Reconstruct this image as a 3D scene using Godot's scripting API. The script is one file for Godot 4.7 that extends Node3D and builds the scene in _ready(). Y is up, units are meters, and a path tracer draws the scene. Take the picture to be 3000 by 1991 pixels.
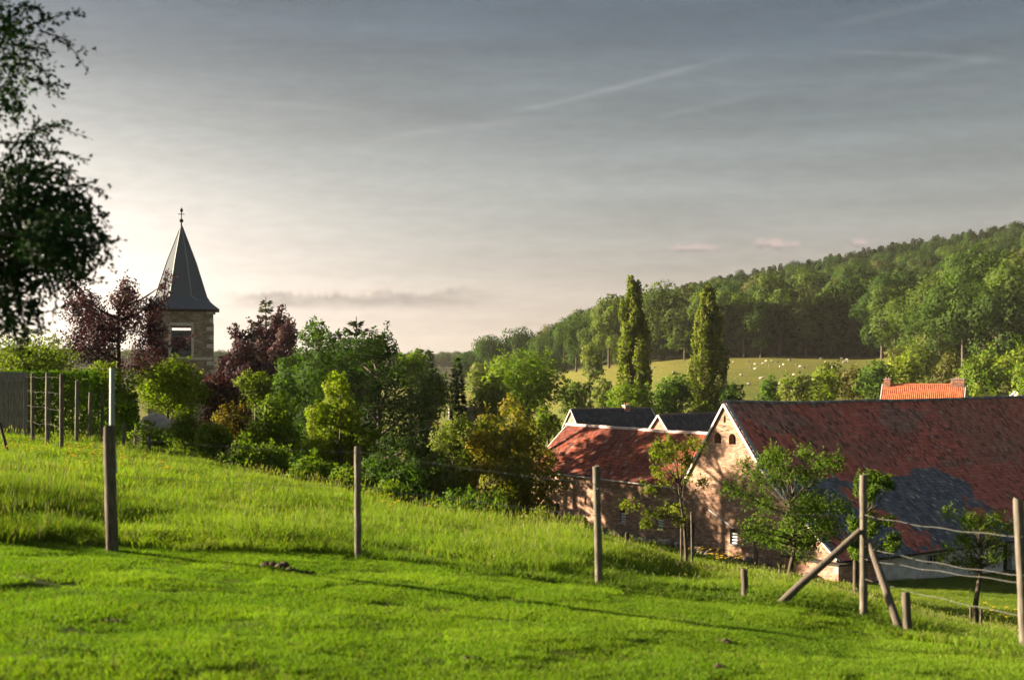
extends Node3D
# A hillside meadow above a farm with a church tower and a wooded hill. Eye level is y = 0; forward is -z.

const F := 2850.0      # picture units per unit of tangent
const CX := 1181.5
const HY := 850.0      # height of the horizon in picture units

var rng := RandomNumberGenerator.new()
var fn := FastNoiseLite.new()      # broad noise
var fine := FastNoiseLite.new()    # fine noise
var names := {}
var leaf_mat: StandardMaterial3D
var bark_mat: StandardMaterial3D
var post_mat: StandardMaterial3D
var M := {}

# ------------------------------------------------------------------ helpers
func lin(r: float, g: float, b: float) -> Color:
	return Color(r, g, b).linear_to_srgb()

func numbered(called: String) -> String:
	if not names.has(called):
		names[called] = 0
		return called
	names[called] += 1
	return "%s_%03d" % [called, names[called]]

func thing(called: String, label: String, category: String, at := Vector3.ZERO, turn := 0.0, group := "") -> Node3D:
	var o := Node3D.new()
	o.name = numbered(called)
	add_child(o)
	o.position = at
	o.rotation.y = turn
	tag(o, label, category, group)
	return o

func tag(o: Node, label: String, category: String, group := "", kind := "") -> void:
	if label: o.set_meta("label", label)
	if category: o.set_meta("category", category)
	if group: o.set_meta("group", group)
	if kind: o.set_meta("kind", kind)

func part(called: String, mesh: Mesh, m: Material, parent: Node, at := Transform3D()) -> MeshInstance3D:
	var o := MeshInstance3D.new()
	o.name = called
	o.mesh = mesh
	o.material_override = m
	o.transform = at
	parent.add_child(o, true)
	return o

func copies(called: String, mesh: Mesh, m: Material, parent: Node, where: Array[Transform3D], tint: PackedColorArray, kind := "stuff") -> MultiMeshInstance3D:
	var mm := MultiMesh.new()
	mm.transform_format = MultiMesh.TRANSFORM_3D
	mm.use_colors = tint.size() > 0
	mm.mesh = mesh
	mm.instance_count = where.size()
	for i in where.size():
		mm.set_instance_transform(i, where[i])
		if tint.size() > 0:
			mm.set_instance_color(i, tint[i])
	var o := MultiMeshInstance3D.new()
	o.name = called
	o.multimesh = mm
	o.material_override = m
	o.set_meta("kind", kind)
	parent.add_child(o, true)
	return o

func rnd(a: float, b: float) -> float:
	return rng.randf_range(a, b)

func rdir() -> Vector3:
	var y := rng.randf_range(-1.0, 1.0)
	var a := rng.randf_range(0.0, TAU)
	var s := sqrt(1.0 - y * y)
	return Vector3(s * cos(a), y, s * sin(a))

func px3(px: float, py: float, z: float) -> Vector3:
	return Vector3((px - CX) / F * z, (HY - py) / F * z, -z)

# ------------------------------------------------------------------ terrain
const COLS := [-400.0, 0.0, 400.0, 800.0, 1181.0, 1400.0, 1585.0, 1820.0, 1993.0, 2250.0, 2500.0, 2900.0]
const ZS := [10.0, 14.0, 20.0, 27.0, 36.0, 50.0, 75.0, 100.0, 140.0, 200.0, 260.0, 330.0, 420.0, 520.0, 600.0, 700.0, 1000.0, 1400.0, 3200.0]
const HS := [
	[-1.65, -1.78, -1.90, -2.03, -2.15, -2.22, -2.28, -2.35, -2.41, -2.40, -2.43, -2.50],
	[-1.65, -1.83, -2.00, -2.18, -2.35, -2.45, -2.55, -2.64, -2.80, -3.05, -3.20, -3.30],
	[-1.70, -1.92, -2.25, -2.58, -2.82, -2.92, -3.40, -3.62, -3.95, -4.35, -4.65, -4.90],
	[-1.80, -2.05, -2.42, -2.98, -3.65, -3.95, -4.36, -4.72, -5.14, -5.72, -6.15, -6.50],
	[-1.95, -2.15, -2.62, -3.95, -5.10, -5.10, -5.50, -6.12, -6.70, -7.25, -7.65, -8.00],
	[-2.30, -2.60, -3.10, -5.80, -7.00, -7.05, -7.60, -8.40, -9.10, -9.75, -10.1, -10.4],
	[-4.00, -5.00, -7.00, -9.00, -10.5, -10.6, -11.2, -12.0, -12.2, -12.5, -12.7, -12.8],
	[-8.00, -9.00, -10.5, -11.5, -12.0, -12.0, -12.0, -12.2, -12.3, -12.5, -12.5, -12.0],
	[-11.0, -12.0, -12.5, -12.8, -13.0, -12.8, -12.0, -12.0, -12.0, -11.5, -10.5, -9.00],
	[-12.0, -13.0, -13.5, -13.5, -12.5, -10.0, -6.00, -5.20, -5.00, -4.00, -2.50, 0.00],
	[-12.0, -13.0, -14.0, -14.0, -11.0, -5.50, -1.50, -0.30, 0.00, 4.00, 8.00, 10.0],
	[-10.0, -12.0, -13.0, -13.0, -8.00, -1.50, 2.50, 3.70, 3.50, 14.0, 20.0, 22.0],
	[-8.00, -10.0, -11.0, -11.0, -4.00, 6.00, 14.0, 18.0, 22.0, 28.0, 34.0, 36.0],
	[-6.00, -8.00, -8.00, -8.00, 0.00, 14.0, 23.0, 31.0, 36.5, 45.0, 50.0, 54.0],
	[-4.00, -5.00, -5.00, -6.00, 1.00, 17.0, 29.0, 39.0, 46.0, 55.0, 62.0, 66.0],
	[-2.00, -2.00, -3.00, -4.00, 1.00, 18.0, 30.0, 41.0, 48.0, 57.0, 64.0, 68.0],
	[5.00, 4.00, 2.00, 0.00, 0.00, 18.0, 32.0, 42.0, 48.0, 55.0, 60.0, 64.0],
	[9.00, 8.00, 7.00, 6.00, 6.00, 15.0, 28.0, 38.0, 44.0, 50.0, 54.0, 58.0],
	[14.0, 13.0, 12.0, 11.0, 11.0, 12.0, 15.0, 20.0, 22.0, 25.0, 28.0, 30.0]]
const GD := 160   # table columns over the tangent -0.56 .. 0.61
const GZ := 240
var table := PackedFloat32Array()
var tl0 := log(10.0)
var tl1 := log(3200.0)

func pchip(xs: Array, ys: Array, x: float) -> float:
	var n := xs.size()
	if x <= xs[0]: return ys[0]
	if x >= xs[n - 1]: return ys[n - 1]
	var i := 0
	while x > xs[i + 1]: i += 1
	var h: float = xs[i + 1] - xs[i]
	var d: float = (ys[i + 1] - ys[i]) / h
	var m0 := d
	var m1 := d
	if i > 0:
		var dp: float = (ys[i] - ys[i - 1]) / (xs[i] - xs[i - 1])
		m0 = 0.0 if dp * d <= 0.0 else 2.0 * dp * d / (dp + d)
	if i < n - 2:
		var dn: float = (ys[i + 2] - ys[i + 1]) / (xs[i + 2] - xs[i + 1])
		m1 = 0.0 if dn * d <= 0.0 else 2.0 * dn * d / (dn + d)
	var t: float = (x - xs[i]) / h
	var t2 := t * t
	var t3 := t2 * t
	return (2 * t3 - 3 * t2 + 1) * ys[i] + (t3 - 2 * t2 + t) * h * m0 + (3 * t2 - 2 * t3) * ys[i + 1] + (t3 - t2) * h * m1

func make_table() -> void:
	table.resize(GD * GZ)
	var lz := []
	for z in ZS: lz.append(log(z))
	var ds := []
	for c in COLS: ds.append((c - CX) / F)
	for j in GZ:
		var l := lerpf(tl0, tl1, float(j) / (GZ - 1))
		var row := []
		for c in COLS.size():
			var ys := []
			for k in ZS.size(): ys.append(HS[k][c])
			row.append(pchip(lz, ys, l))
		for i in GD:
			table[j * GD + i] = pchip(ds, row, lerpf(-0.56, 0.61, float(i) / (GD - 1)))

func smooth_height(x: float, z: float) -> float:
	var zz := maxf(z, 10.0)
	var u := clampf((x / zz + 0.56) / 1.17, 0.0, 1.0) * (GD - 1)
	var v := clampf((log(zz) - tl0) / (tl1 - tl0), 0.0, 1.0) * (GZ - 1)
	var i := mini(int(u), GD - 2)
	var j := mini(int(v), GZ - 2)
	var a := u - i
	var b := v - j
	var k := j * GD + i
	var h := (table[k] * (1 - a) + table[k + 1] * a) * (1 - b) + (table[k + GD] * (1 - a) + table[k + GD + 1] * a) * b
	if z < 10.0:
		var plane := -1.65 - 0.09 * clampf(x, -25.0, 25.0) - 0.05 * maxf(z, -30.0)
		h = lerpf(plane, h - 0.05 * (z - 10.0) * 1.0, smoothstep(6.0, 10.0, z))
	return h

func ground(x: float, z: float) -> float:
	var h := smooth_height(x, z)
	if z > -5.0 and z < 90.0:
		var k := 1.0 - smoothstep(40.0, 90.0, z)
		h += k * (0.035 * fine.get_noise_2d(x * 1.0, z * 1.0) + 0.016 * fine.get_noise_2d(x * 3.1 + 40.0, z * 3.1))
	return h

func on_ground(px: float, z: float) -> Vector3:
	var x := (px - CX) / F * z
	return Vector3(x, ground(x, z), -z)

func hit(px: float, py: float, z0 := 6.0) -> Vector3:   # where the line of sight through a picture point meets the ground
	var d := (px - CX) / F
	var e := (HY - py) / F
	var z := z0
	while z < 1200.0:
		var step := z * 0.004
		if smooth_height(d * (z + step), z + step) > e * (z + step):
			return Vector3(d * z, ground(d * z, z), -z)
		z += step
	return on_ground(px, 60.0)

const EDGE_X := [-14.0, -5.4, -4.2, -1.8, 0.94, 3.75, 4.4, 5.0, 6.5, 9.0]
const EDGE_Z := [12.6, 13.0, 13.3, 14.2, 13.5, 13.0, 10.3, 8.0, 4.0, -2.0]
func lawn_edge(x: float) -> float:
	if x <= EDGE_X[0]: return EDGE_Z[0]
	for i in EDGE_X.size() - 1:
		if x < EDGE_X[i + 1]:
			return lerpf(EDGE_Z[i], EDGE_Z[i + 1], (x - EDGE_X[i]) / (EDGE_X[i + 1] - EDGE_X[i]))
	return EDGE_Z[-1]

func is_lawn(x: float, z: float) -> bool:
	return z < lawn_edge(x) + 0.25 * fine.get_noise_2d(x * 2.0, z * 2.0 + 90.0)

const WF_P := [900.0, 1085.0, 1180.0, 1300.0, 1400.0, 1500.0, 1700.0, 1900.0, 2000.0, 2060.0, 2120.0, 2200.0, 2363.0, 2900.0]
const WF_Z := [520.0, 430.0, 415.0, 385.0, 362.0, 342.0, 330.0, 330.0, 322.0, 300.0, 258.0, 238.0, 232.0, 225.0]
func wood_front(px: float) -> float:
	return pchip(WF_P, WF_Z, px)

func build_terrain() -> void:
	var ds := PackedFloat32Array()
	for i in 241:
		var t := i / 120.0 - 1.0
		ds.append(t * 0.55 + 0.75 * t * t * t * absf(t))
	var zs := PackedFloat32Array()
	var z := -70.0
	while z < 5.5:
		zs.append(z)
		z += maxf(0.25, (5.5 - z) * 0.15)
	while z < 15.0:
		zs.append(z)
		z += 0.11
	while z < 3000.0:
		zs.append(z)
		z *= 1.0 + 0.012 + 0.012 * smoothstep(60.0, 400.0, z)
	var v := PackedVector3Array()
	var c := PackedColorArray()
	var idx := PackedInt32Array()
	var nc := ds.size()
	for j in zs.size():
		for i in nc:
			var zf := zs[j]
			var x := ds[i] * maxf(zf, 14.0) * (1.0 if zf > 14.0 else 1.0)
			if zf < 5.5: x *= 1.0 + (5.5 - zf) * 0.05
			v.append(Vector3(x, ground(x, zf), -zf))
			var n1 := fn.get_noise_2d(x * 0.25, zf * 0.25)
			var n2 := fn.get_noise_2d(x * 3.0 + 500.0, zf * 3.0)
			var col := Color(0.085, 0.115, 0.022)
			if zf < 90.0:
				col = Color(0.075, 0.105, 0.018) if is_lawn(x, zf) else Color(0.065, 0.085, 0.02)
				col = col.lerp(Color(0.06, 0.07, 0.02), clampf(0.3 + n2, 0.0, 1.0) * 0.6)
			else:
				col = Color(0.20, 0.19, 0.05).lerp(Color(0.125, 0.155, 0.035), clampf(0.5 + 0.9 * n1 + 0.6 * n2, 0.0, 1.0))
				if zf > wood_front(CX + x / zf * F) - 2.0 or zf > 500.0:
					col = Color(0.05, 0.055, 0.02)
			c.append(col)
	for j in zs.size() - 1:
		for i in nc - 1:
			var a := j * nc + i
			idx.append_array([a, a + nc, a + 1, a + 1, a + nc, a + nc + 1])
	var o := part("ground", mesh_of(v, smooth_normals(v, idx), c, idx), M.ground, self)
	tag(o, "grassy hillside falling to the farm and rising to the wooded hill", "ground", "", "structure")

func smooth_normals(v: PackedVector3Array, idx: PackedInt32Array) -> PackedVector3Array:
	var n := PackedVector3Array()
	n.resize(v.size())
	for k in range(0, idx.size(), 3):
		var a := idx[k]
		var b := idx[k + 1]
		var c := idx[k + 2]
		var f := (v[c] - v[a]).cross(v[b] - v[a])
		n[a] += f
		n[b] += f
		n[c] += f
	for k in n.size():
		n[k] = n[k].normalized()
	return n

func mesh_of(v: PackedVector3Array, n: PackedVector3Array, c: PackedColorArray, idx: PackedInt32Array, uv := PackedVector2Array()) -> ArrayMesh:
	var arr := []
	arr.resize(Mesh.ARRAY_MAX)
	arr[Mesh.ARRAY_VERTEX] = v
	if n.size(): arr[Mesh.ARRAY_NORMAL] = n
	if c.size(): arr[Mesh.ARRAY_COLOR] = c
	if uv.size(): arr[Mesh.ARRAY_TEX_UV] = uv
	arr[Mesh.ARRAY_INDEX] = idx
	var m := ArrayMesh.new()
	m.add_surface_from_arrays(Mesh.PRIMITIVE_TRIANGLES, arr)
	return m

# ------------------------------------------------------------------ shapes
class Shape:
	var v := PackedVector3Array()
	var n := PackedVector3Array()
	var c := PackedColorArray()
	var i := PackedInt32Array()
	func leaf(p: Vector3, nr: Vector3, d: Vector3, l: float, w: float, sn: Vector3, col: Color) -> void:
		var s := nr.cross(d) * (w * 0.5)
		var k := v.size()
		v.append(p)
		v.append(p + d * (l * 0.45) + s)
		v.append(p + d * l)
		v.append(p + d * (l * 0.45) - s)
		for q in 4:
			n.append(sn)
			c.append(col)
		i.append_array([k, k + 1, k + 2, k, k + 2, k + 3])
	func quad(a: Vector3, b: Vector3, cc: Vector3, d: Vector3, col := Color.WHITE) -> void:   # clockwise seen from outside
		var k := v.size()
		var f := (cc - a).cross(b - a).normalized()
		for p in [a, b, cc, d]:
			v.append(p)
			n.append(f)
			c.append(col)
		i.append_array([k, k + 1, k + 2, k, k + 2, k + 3])
	func tri(a: Vector3, b: Vector3, cc: Vector3, col := Color.WHITE) -> void:
		var k := v.size()
		var f := (cc - a).cross(b - a).normalized()
		for p in [a, b, cc]:
			v.append(p)
			n.append(f)
			c.append(col)
		i.append_array([k, k + 1, k + 2])
	func box(lo: Vector3, hi: Vector3, bevel := 0.0, col := Color.WHITE) -> void:
		var b := bevel
		var L := lo
		var H := hi
		quad(Vector3(L.x + b, H.y - b, H.z), Vector3(H.x - b, H.y - b, H.z), Vector3(H.x - b, L.y + b, H.z), Vector3(L.x + b, L.y + b, H.z), col)
		quad(Vector3(H.x - b, H.y - b, L.z), Vector3(L.x + b, H.y - b, L.z), Vector3(L.x + b, L.y + b, L.z), Vector3(H.x - b, L.y + b, L.z), col)
		quad(Vector3(H.x, H.y - b, H.z - b), Vector3(H.x, H.y - b, L.z + b), Vector3(H.x, L.y + b, L.z + b), Vector3(H.x, L.y + b, H.z - b), col)
		quad(Vector3(L.x, H.y - b, L.z + b), Vector3(L.x, H.y - b, H.z - b), Vector3(L.x, L.y + b, H.z - b), Vector3(L.x, L.y + b, L.z + b), col)
		quad(Vector3(L.x + b, H.y, L.z + b), Vector3(H.x - b, H.y, L.z + b), Vector3(H.x - b, H.y, H.z - b), Vector3(L.x + b, H.y, H.z - b), col)
		quad(Vector3(L.x + b, L.y, H.z - b), Vector3(H.x - b, L.y, H.z - b), Vector3(H.x - b, L.y, L.z + b), Vector3(L.x + b, L.y, L.z + b), col)
		if b > 0.0:
			for sy in [0, 1]:
				var y1: float = H.y if sy else L.y
				var y0: float = H.y - b if sy else L.y + b
				quad(Vector3(L.x + b, y1, H.z - b), Vector3(H.x - b, y1, H.z - b), Vector3(H.x - b, y0, H.z), Vector3(L.x + b, y0, H.z), col)
				quad(Vector3(H.x - b, y1, L.z + b), Vector3(L.x + b, y1, L.z + b), Vector3(L.x + b, y0, L.z), Vector3(H.x - b, y0, L.z), col)
				quad(Vector3(H.x - b, y1, H.z - b), Vector3(H.x - b, y1, L.z + b), Vector3(H.x, y0, L.z + b), Vector3(H.x, y0, H.z - b), col)
				quad(Vector3(L.x + b, y1, L.z + b), Vector3(L.x + b, y1, H.z - b), Vector3(L.x, y0, H.z - b), Vector3(L.x, y0, L.z + b), col)
			for s in [[L.x, H.z, L.x + b, H.z - b], [H.x, H.z, H.x - b, H.z - b], [H.x, L.z, H.x - b, L.z + b], [L.x, L.z, L.x + b, L.z + b]]:
				quad(Vector3(s[2], H.y - b, s[1]), Vector3(s[0], H.y - b, s[3]), Vector3(s[0], L.y + b, s[3]), Vector3(s[2], L.y + b, s[1]), col)
	func tube(pts: Array, rad: Array, sides := 8, cap := true, wob := 0.0, col := Color.WHITE) -> void:
		var k := v.size()
		var up := Vector3(0.31, 0.05, 0.95).normalized()
		var m := pts.size()
		for j in m:
			var t: Vector3 = (pts[mini(j + 1, m - 1)] - pts[maxi(j - 1, 0)]).normalized()
			var a := up.cross(t)
			if a.length() < 0.1: a = Vector3.RIGHT.cross(t)
			a = a.normalized()
			var b := t.cross(a)
			for q in sides:
				var th := TAU * q / sides
				var dir := a * cos(th) + b * sin(th)
				var r: float = rad[j] * (1.0 + wob * sin(q * 2.3 + j * 1.7) + wob * 0.6 * sin(q * 5.1 - j * 0.9))
				v.append(pts[j] + dir * r)
				n.append(dir)
				c.append(col)
		for j in m - 1:
			for q in sides:
				var a := k + j * sides + q
				var b := k + j * sides + (q + 1) % sides
				i.append_array([a, a + sides, b, b, a + sides, b + sides])
		if cap:
			for e in [0, m - 1]:
				var t: Vector3 = (pts[m - 1] - pts[m - 2]).normalized() if e else (pts[0] - pts[1]).normalized()
				var s := v.size()
				v.append(pts[e])
				n.append(t)
				c.append(col)
				for q in sides:
					v.append(v[k + e * sides + q])
					n.append(t)
					c.append(col)
				for q in sides:
					if e: i.append_array([s, s + 1 + (q + 1) % sides, s + 1 + q])
					else: i.append_array([s, s + 1 + q, s + 1 + (q + 1) % sides])
	func ball(p: Vector3, r: Vector3, rows := 6, sides := 10, col := Color.WHITE) -> void:
		var k := v.size()
		for j in rows + 1:
			var th := PI * j / rows
			for q in sides:
				var ph := TAU * q / sides
				var d := Vector3(sin(th) * cos(ph), cos(th), sin(th) * sin(ph))
				v.append(p + d * r)
				n.append((d / r).normalized())
				c.append(col)
		for j in rows:
			for q in sides:
				var a := k + j * sides + q
				var b := k + j * sides + (q + 1) % sides
				i.append_array([a, a + sides, b, b, a + sides, b + sides])
	func mesh() -> ArrayMesh:
		var arr := []
		arr.resize(Mesh.ARRAY_MAX)
		arr[Mesh.ARRAY_VERTEX] = v
		arr[Mesh.ARRAY_NORMAL] = n
		arr[Mesh.ARRAY_COLOR] = c
		arr[Mesh.ARRAY_INDEX] = i
		var m := ArrayMesh.new()
		m.add_surface_from_arrays(Mesh.PRIMITIVE_TRIANGLES, arr)
		return m

func box_mesh(lo: Vector3, hi: Vector3, bevel := 0.0) -> ArrayMesh:
	var s := Shape.new()
	s.box(lo, hi, bevel)
	return s.mesh()

# ------------------------------------------------------------------ foliage
func pick(cols: Array, k := 0.5) -> Color:
	var a: Color = cols[rng.randi() % cols.size()]
	var b: Color = cols[rng.randi() % cols.size()]
	var c := a.lerp(b, rng.randf() * k)
	var f := rnd(0.8, 1.2)
	return Color(c.r * f, c.g * f, c.b * f)

func fill_lobe(s: Shape, c: Vector3, r: Vector3, n: int, l: float, w: float, cols: Array, bend := 0.55, droop := 0.0, inner := 0.5, spread := 0.75) -> void:
	var lob := pick(cols, 1.0)
	for k in n:
		var d := rdir()
		var q := lerpf(inner, 1.0, sqrt(rng.randf())) * (1.0 + 0.32 * fn.get_noise_3d((c.x + d.x * r.x) * 60.0 / r.x, (c.y + d.y * r.y) * 60.0 / r.x, (c.z + d.z * r.z) * 60.0 / r.x))
		var p := c + d * r * q
		var o := (d / r).normalized()
		var nr := (o + rdir() * spread).normalized()
		var dv := rdir() + Vector3(0, -droop, 0)
		dv = (dv - nr * dv.dot(nr)).normalized()
		var sn := (nr * (1.0 - bend) + o * bend).normalized()
		var sz := rnd(0.65, 1.2)
		s.leaf(p, nr, dv, l * sz, w * sz, sn, pick(cols).lerp(lob, 0.45))

func spray(s: Shape, a: Vector3, b: Vector3, n: int, l: float, w: float, cols: Array, sag := 0.1) -> void:   # a leafy twig
	for k in n:
		var t := (k + rng.randf()) / n
		var p := a.lerp(b, t) + Vector3(0, -sag * t * t * a.distance_to(b), 0) + rdir() * l * 0.5
		var nr := (Vector3(0, 0.7, 0) + rdir()).normalized()
		var dv := (b - a).normalized() + rdir() * 0.9
		dv = (dv - nr * dv.dot(nr)).normalized()
		s.leaf(p, nr, dv, l * rnd(0.7, 1.2), w * rnd(0.7, 1.2), nr, pick(cols))

func crown_lobes(w: float, h: float, n: int, top := 0.5, fat := 1.0) -> Array:   # lobes [centre, radii] in a crown of width w and height h that stands on y = 0
	var out := []
	for k in n:
		var d := rdir()
		var q := pow(rng.randf(), 0.38)
		var p := Vector3(d.x * q, d.y * q, d.z * q)
		var r := rnd(0.2, 0.33) * fat * w
		var lim := 1.0 - r / w * 0.95
		var cy := 0.5 + p.y * 0.5 * lim
		var nar := 1.0 - top * 0.75 * maxf(0.0, cy - 0.45) / 0.55
		out.append([Vector3(p.x * w * 0.5 * lim * nar, cy * h, p.z * w * 0.5 * lim * nar), Vector3(r, r * rnd(0.65, 0.95), r)])
	return out

func trunk_shape(h: float, r: float, lobes: Array, low: float, lean := Vector3.ZERO, sides := 7) -> ArrayMesh:
	var s := Shape.new()
	var pts := []
	var rad := []
	for k in 7:
		var t := k / 6.0
		pts.append(Vector3(lean.x * t * t + 0.12 * r * sin(k * 2.1), -0.15 + t * (h + 0.15), lean.z * t * t + 0.15 * r * cos(k * 1.7)))
		rad.append(r * (1.25 if k == 0 else 1.0) * lerpf(1.0, 0.35, t))
	s.tube(pts, rad, sides, true, 0.08)
	for L in lobes:
		var a: Vector3 = Vector3(lean.x, 0, lean.z) * 0.5 + Vector3(0, clampf(L[0].y - L[1].y * 1.2, low, h), 0)
		var b: Vector3 = L[0] + Vector3(0, L[1].y * 0.3, 0)
		var m := a.lerp(b, 0.5) + Vector3(0, -0.06 * a.distance_to(b), 0)
		s.tube([a, m, b], [r * 0.42, r * 0.28, r * 0.08], 5, false, 0.08)
	return s.mesh()

# A broadleaf tree or bush whose crown fills the picture box x0..x1, y0..y1 at the distance z.
func broadleaf(called: String, label: String, category: String, x0: float, x1: float, y0: float, y1: float, z: float, cols: Array, o := {}) -> Node3D:
	var px := (x0 + x1) * 0.5
	var at := on_ground(px + o.get("shift", 0.0), z)
	var w := (x1 - x0) / F * z
	var top := (HY - y0) / F * z - at.y
	var bot := maxf(0.0, (HY - y1) / F * z - at.y)
	var h := top - bot
	var t := thing(called, label, category, at, 0.0, o.get("group", ""))
	var l: float = z * o.get("leaf", 0.0029)
	var lobes := crown_lobes(w, h, int(o.get("lobes", 16) * 1.4), o.get("top", 0.5), o.get("fat", 1.0))
	var sx: float = -o.get("shift", 0.0) / F * z
	var s := Shape.new()
	var total := 0.0
	for L in lobes:
		L[0] += Vector3(sx, bot, 0)
	if o.has("lobe_px"):
		lobes = []
		for q in o.lobe_px:
			var r: float = q[2] / F * z
			lobes.append([px3(q[0], q[1], z) - at + Vector3(0, 0, rnd(-0.5, 0.5) * w), Vector3(r, r * 0.85, r)])
	for L in lobes:
		total += L[1].x * L[1].y
	var n := minf(o.get("cover", 1.0) * 1.55 * PI * w * h / (0.3 * l * l), 24000.0)
	for L in lobes:
		fill_lobe(s, L[0], L[1], int(n * L[1].x * L[1].y / total), l, l * o.get("wide", 0.62), cols, o.get("bend", 0.5), o.get("droop", 0.2), o.get("inner", 0.55))
	for k in o.get("sprays", 14):
		var L: Array = lobes[rng.randi() % lobes.size()]
		var d: Vector3 = (L[0] - Vector3(sx, bot + h * 0.35, 0)).normalized() + rdir() * 0.5
		d.y += 0.25
		d = d.normalized()
		var a: Vector3 = L[0] + d * L[1] * 0.8
		spray(s, a, a + d * w * rnd(0.06, 0.15), 14, l, l * 0.6, cols)
	var tr: float = o.get("trunk", 0.025 * top)
	part("trunk", trunk_shape(bot + h * 0.75, tr, lobes.slice(0, 9), maxf(bot * 0.8, top * 0.12), Vector3(sx, 0, 0)), bark_mat, t)
	part("crown", s.mesh(), o.get("mat", leaf_mat), t)
	return t

func conifer_meshes(h: float, w: float, whorls: int, l: float, cols: Array, open := 0.0, taper := 1.0) -> Array:
	var s := Shape.new()
	var b := Shape.new()
	b.tube([Vector3(0, -0.1, 0), Vector3(0, h * 0.5, 0), Vector3(0, h, 0)], [w * 0.045, w * 0.03, w * 0.004], 6, false)
	for k in whorls:
		var t := (k + 0.3) / whorls
		var y := h * (0.06 + 0.93 * t)
		var r := w * 0.5 * pow(1.0 - t, taper) + w * 0.02
		var nb := 6 if t < 0.8 else 5
		for q in nb:
			var a := TAU * (q + 0.5 * (k % 2)) / nb + rnd(-0.3, 0.3)
			var rr := r * rnd(0.75, 1.12)
			var d := Vector3(cos(a), lerpf(-0.18, 0.45, t), sin(a))
			var p0 := Vector3(0, y, 0)
			var p1 := p0 + d * rr
			b.tube([p0, p1], [w * 0.008, w * 0.002], 4, false)
			var n := int(rr / l * 17.0 * (1.0 - open) + 4)
			for j in n:
				var f := sqrt(rng.randf())
				var side := d.cross(Vector3.UP).normalized()
				var p := p0.lerp(p1, f) + side * rnd(-0.22, 0.22) * rr * (1.15 - f) + Vector3(0, rnd(-0.5, 0.25) * l, 0)
				var nr := (Vector3.UP + rdir() * 0.6).normalized()
				var dv := d + side * rnd(-0.8, 0.8) + rdir() * 0.3
				dv = (dv - nr * dv.dot(nr)).normalized()
				s.leaf(p, nr, dv, l * rnd(0.7, 1.3), l * 0.5, (nr + d * 0.6).normalized(), pick(cols))
	return [b.mesh(), s.mesh()]

func conifer(called: String, label: String, px: float, y0: float, w_px: float, z: float, whorls: int, cols: Array, open := 0.0, taper := 1.0) -> Node3D:
	var at := on_ground(px, z)
	var t := thing(called, label, "tree", at)
	var mm := conifer_meshes((HY - y0) / F * z - at.y, w_px / F * z, whorls, z * 0.0042, cols, open, taper)
	part("trunk", mm[0], bark_mat, t)
	part("crown", mm[1], leaf_mat, t)
	return t

func poplar(label: String, px: float, y0: float, w_px: float, z: float, cols: Array, tip: Array) -> void:
	var at := on_ground(px, z)
	var h := (HY - y0) / F * z - at.y
	var w := w_px / F * z
	var t := thing("poplar_tree", label, "tree", at, 0.0, "tall poplars behind the farm")
	var s := Shape.new()
	var lobes := []
	var l := z * 0.0027
	for k in 120:
		var f := pow((k + 0.5) / 120.0, 0.9)
		var prof := (0.55 + 0.45 * sin(PI * minf(1.0, f * 1.15))) if f < 0.55 else lerpf(1.0, 0.16, pow((f - 0.55) / 0.45, 1.35))
		var a := rnd(0, TAU)
		var off := w * 0.4 * prof * pow(rng.randf(), 0.35)
		var r := w * rnd(0.065, 0.13) * lerpf(prof, 1.0, 0.4)
		lobes.append([Vector3(cos(a) * off, h * (0.1 + 0.87 * f), sin(a) * off), Vector3(r, r * rnd(2.2, 3.6), r)])
	for k in tip:
		lobes.append([Vector3(k[0] * w, h * k[1], 0), Vector3(w * 0.07, h * 0.045, w * 0.07)])
	for L in lobes:
		fill_lobe(s, L[0], L[1], int(60 + 1100 * L[1].x / w), l, l * 0.65, cols, 0.45, -0.6, 0.4)
	var b := Shape.new()
	b.tube([Vector3(0, -0.1, 0), Vector3(0, h * 0.5, 0), Vector3(0, h * 0.96, 0)], [w * 0.11, w * 0.06, w * 0.01], 7, false)
	for k in range(0, 110, 7):
		b.tube([Vector3(0, maxf(0.4, lobes[k][0].y - h * 0.12), 0), lobes[k][0]], [w * 0.025, w * 0.008], 4, false)
	part("trunk", b.mesh(), bark_mat, t)
	part("crown", s.mesh(), leaf_mat, t)

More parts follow.
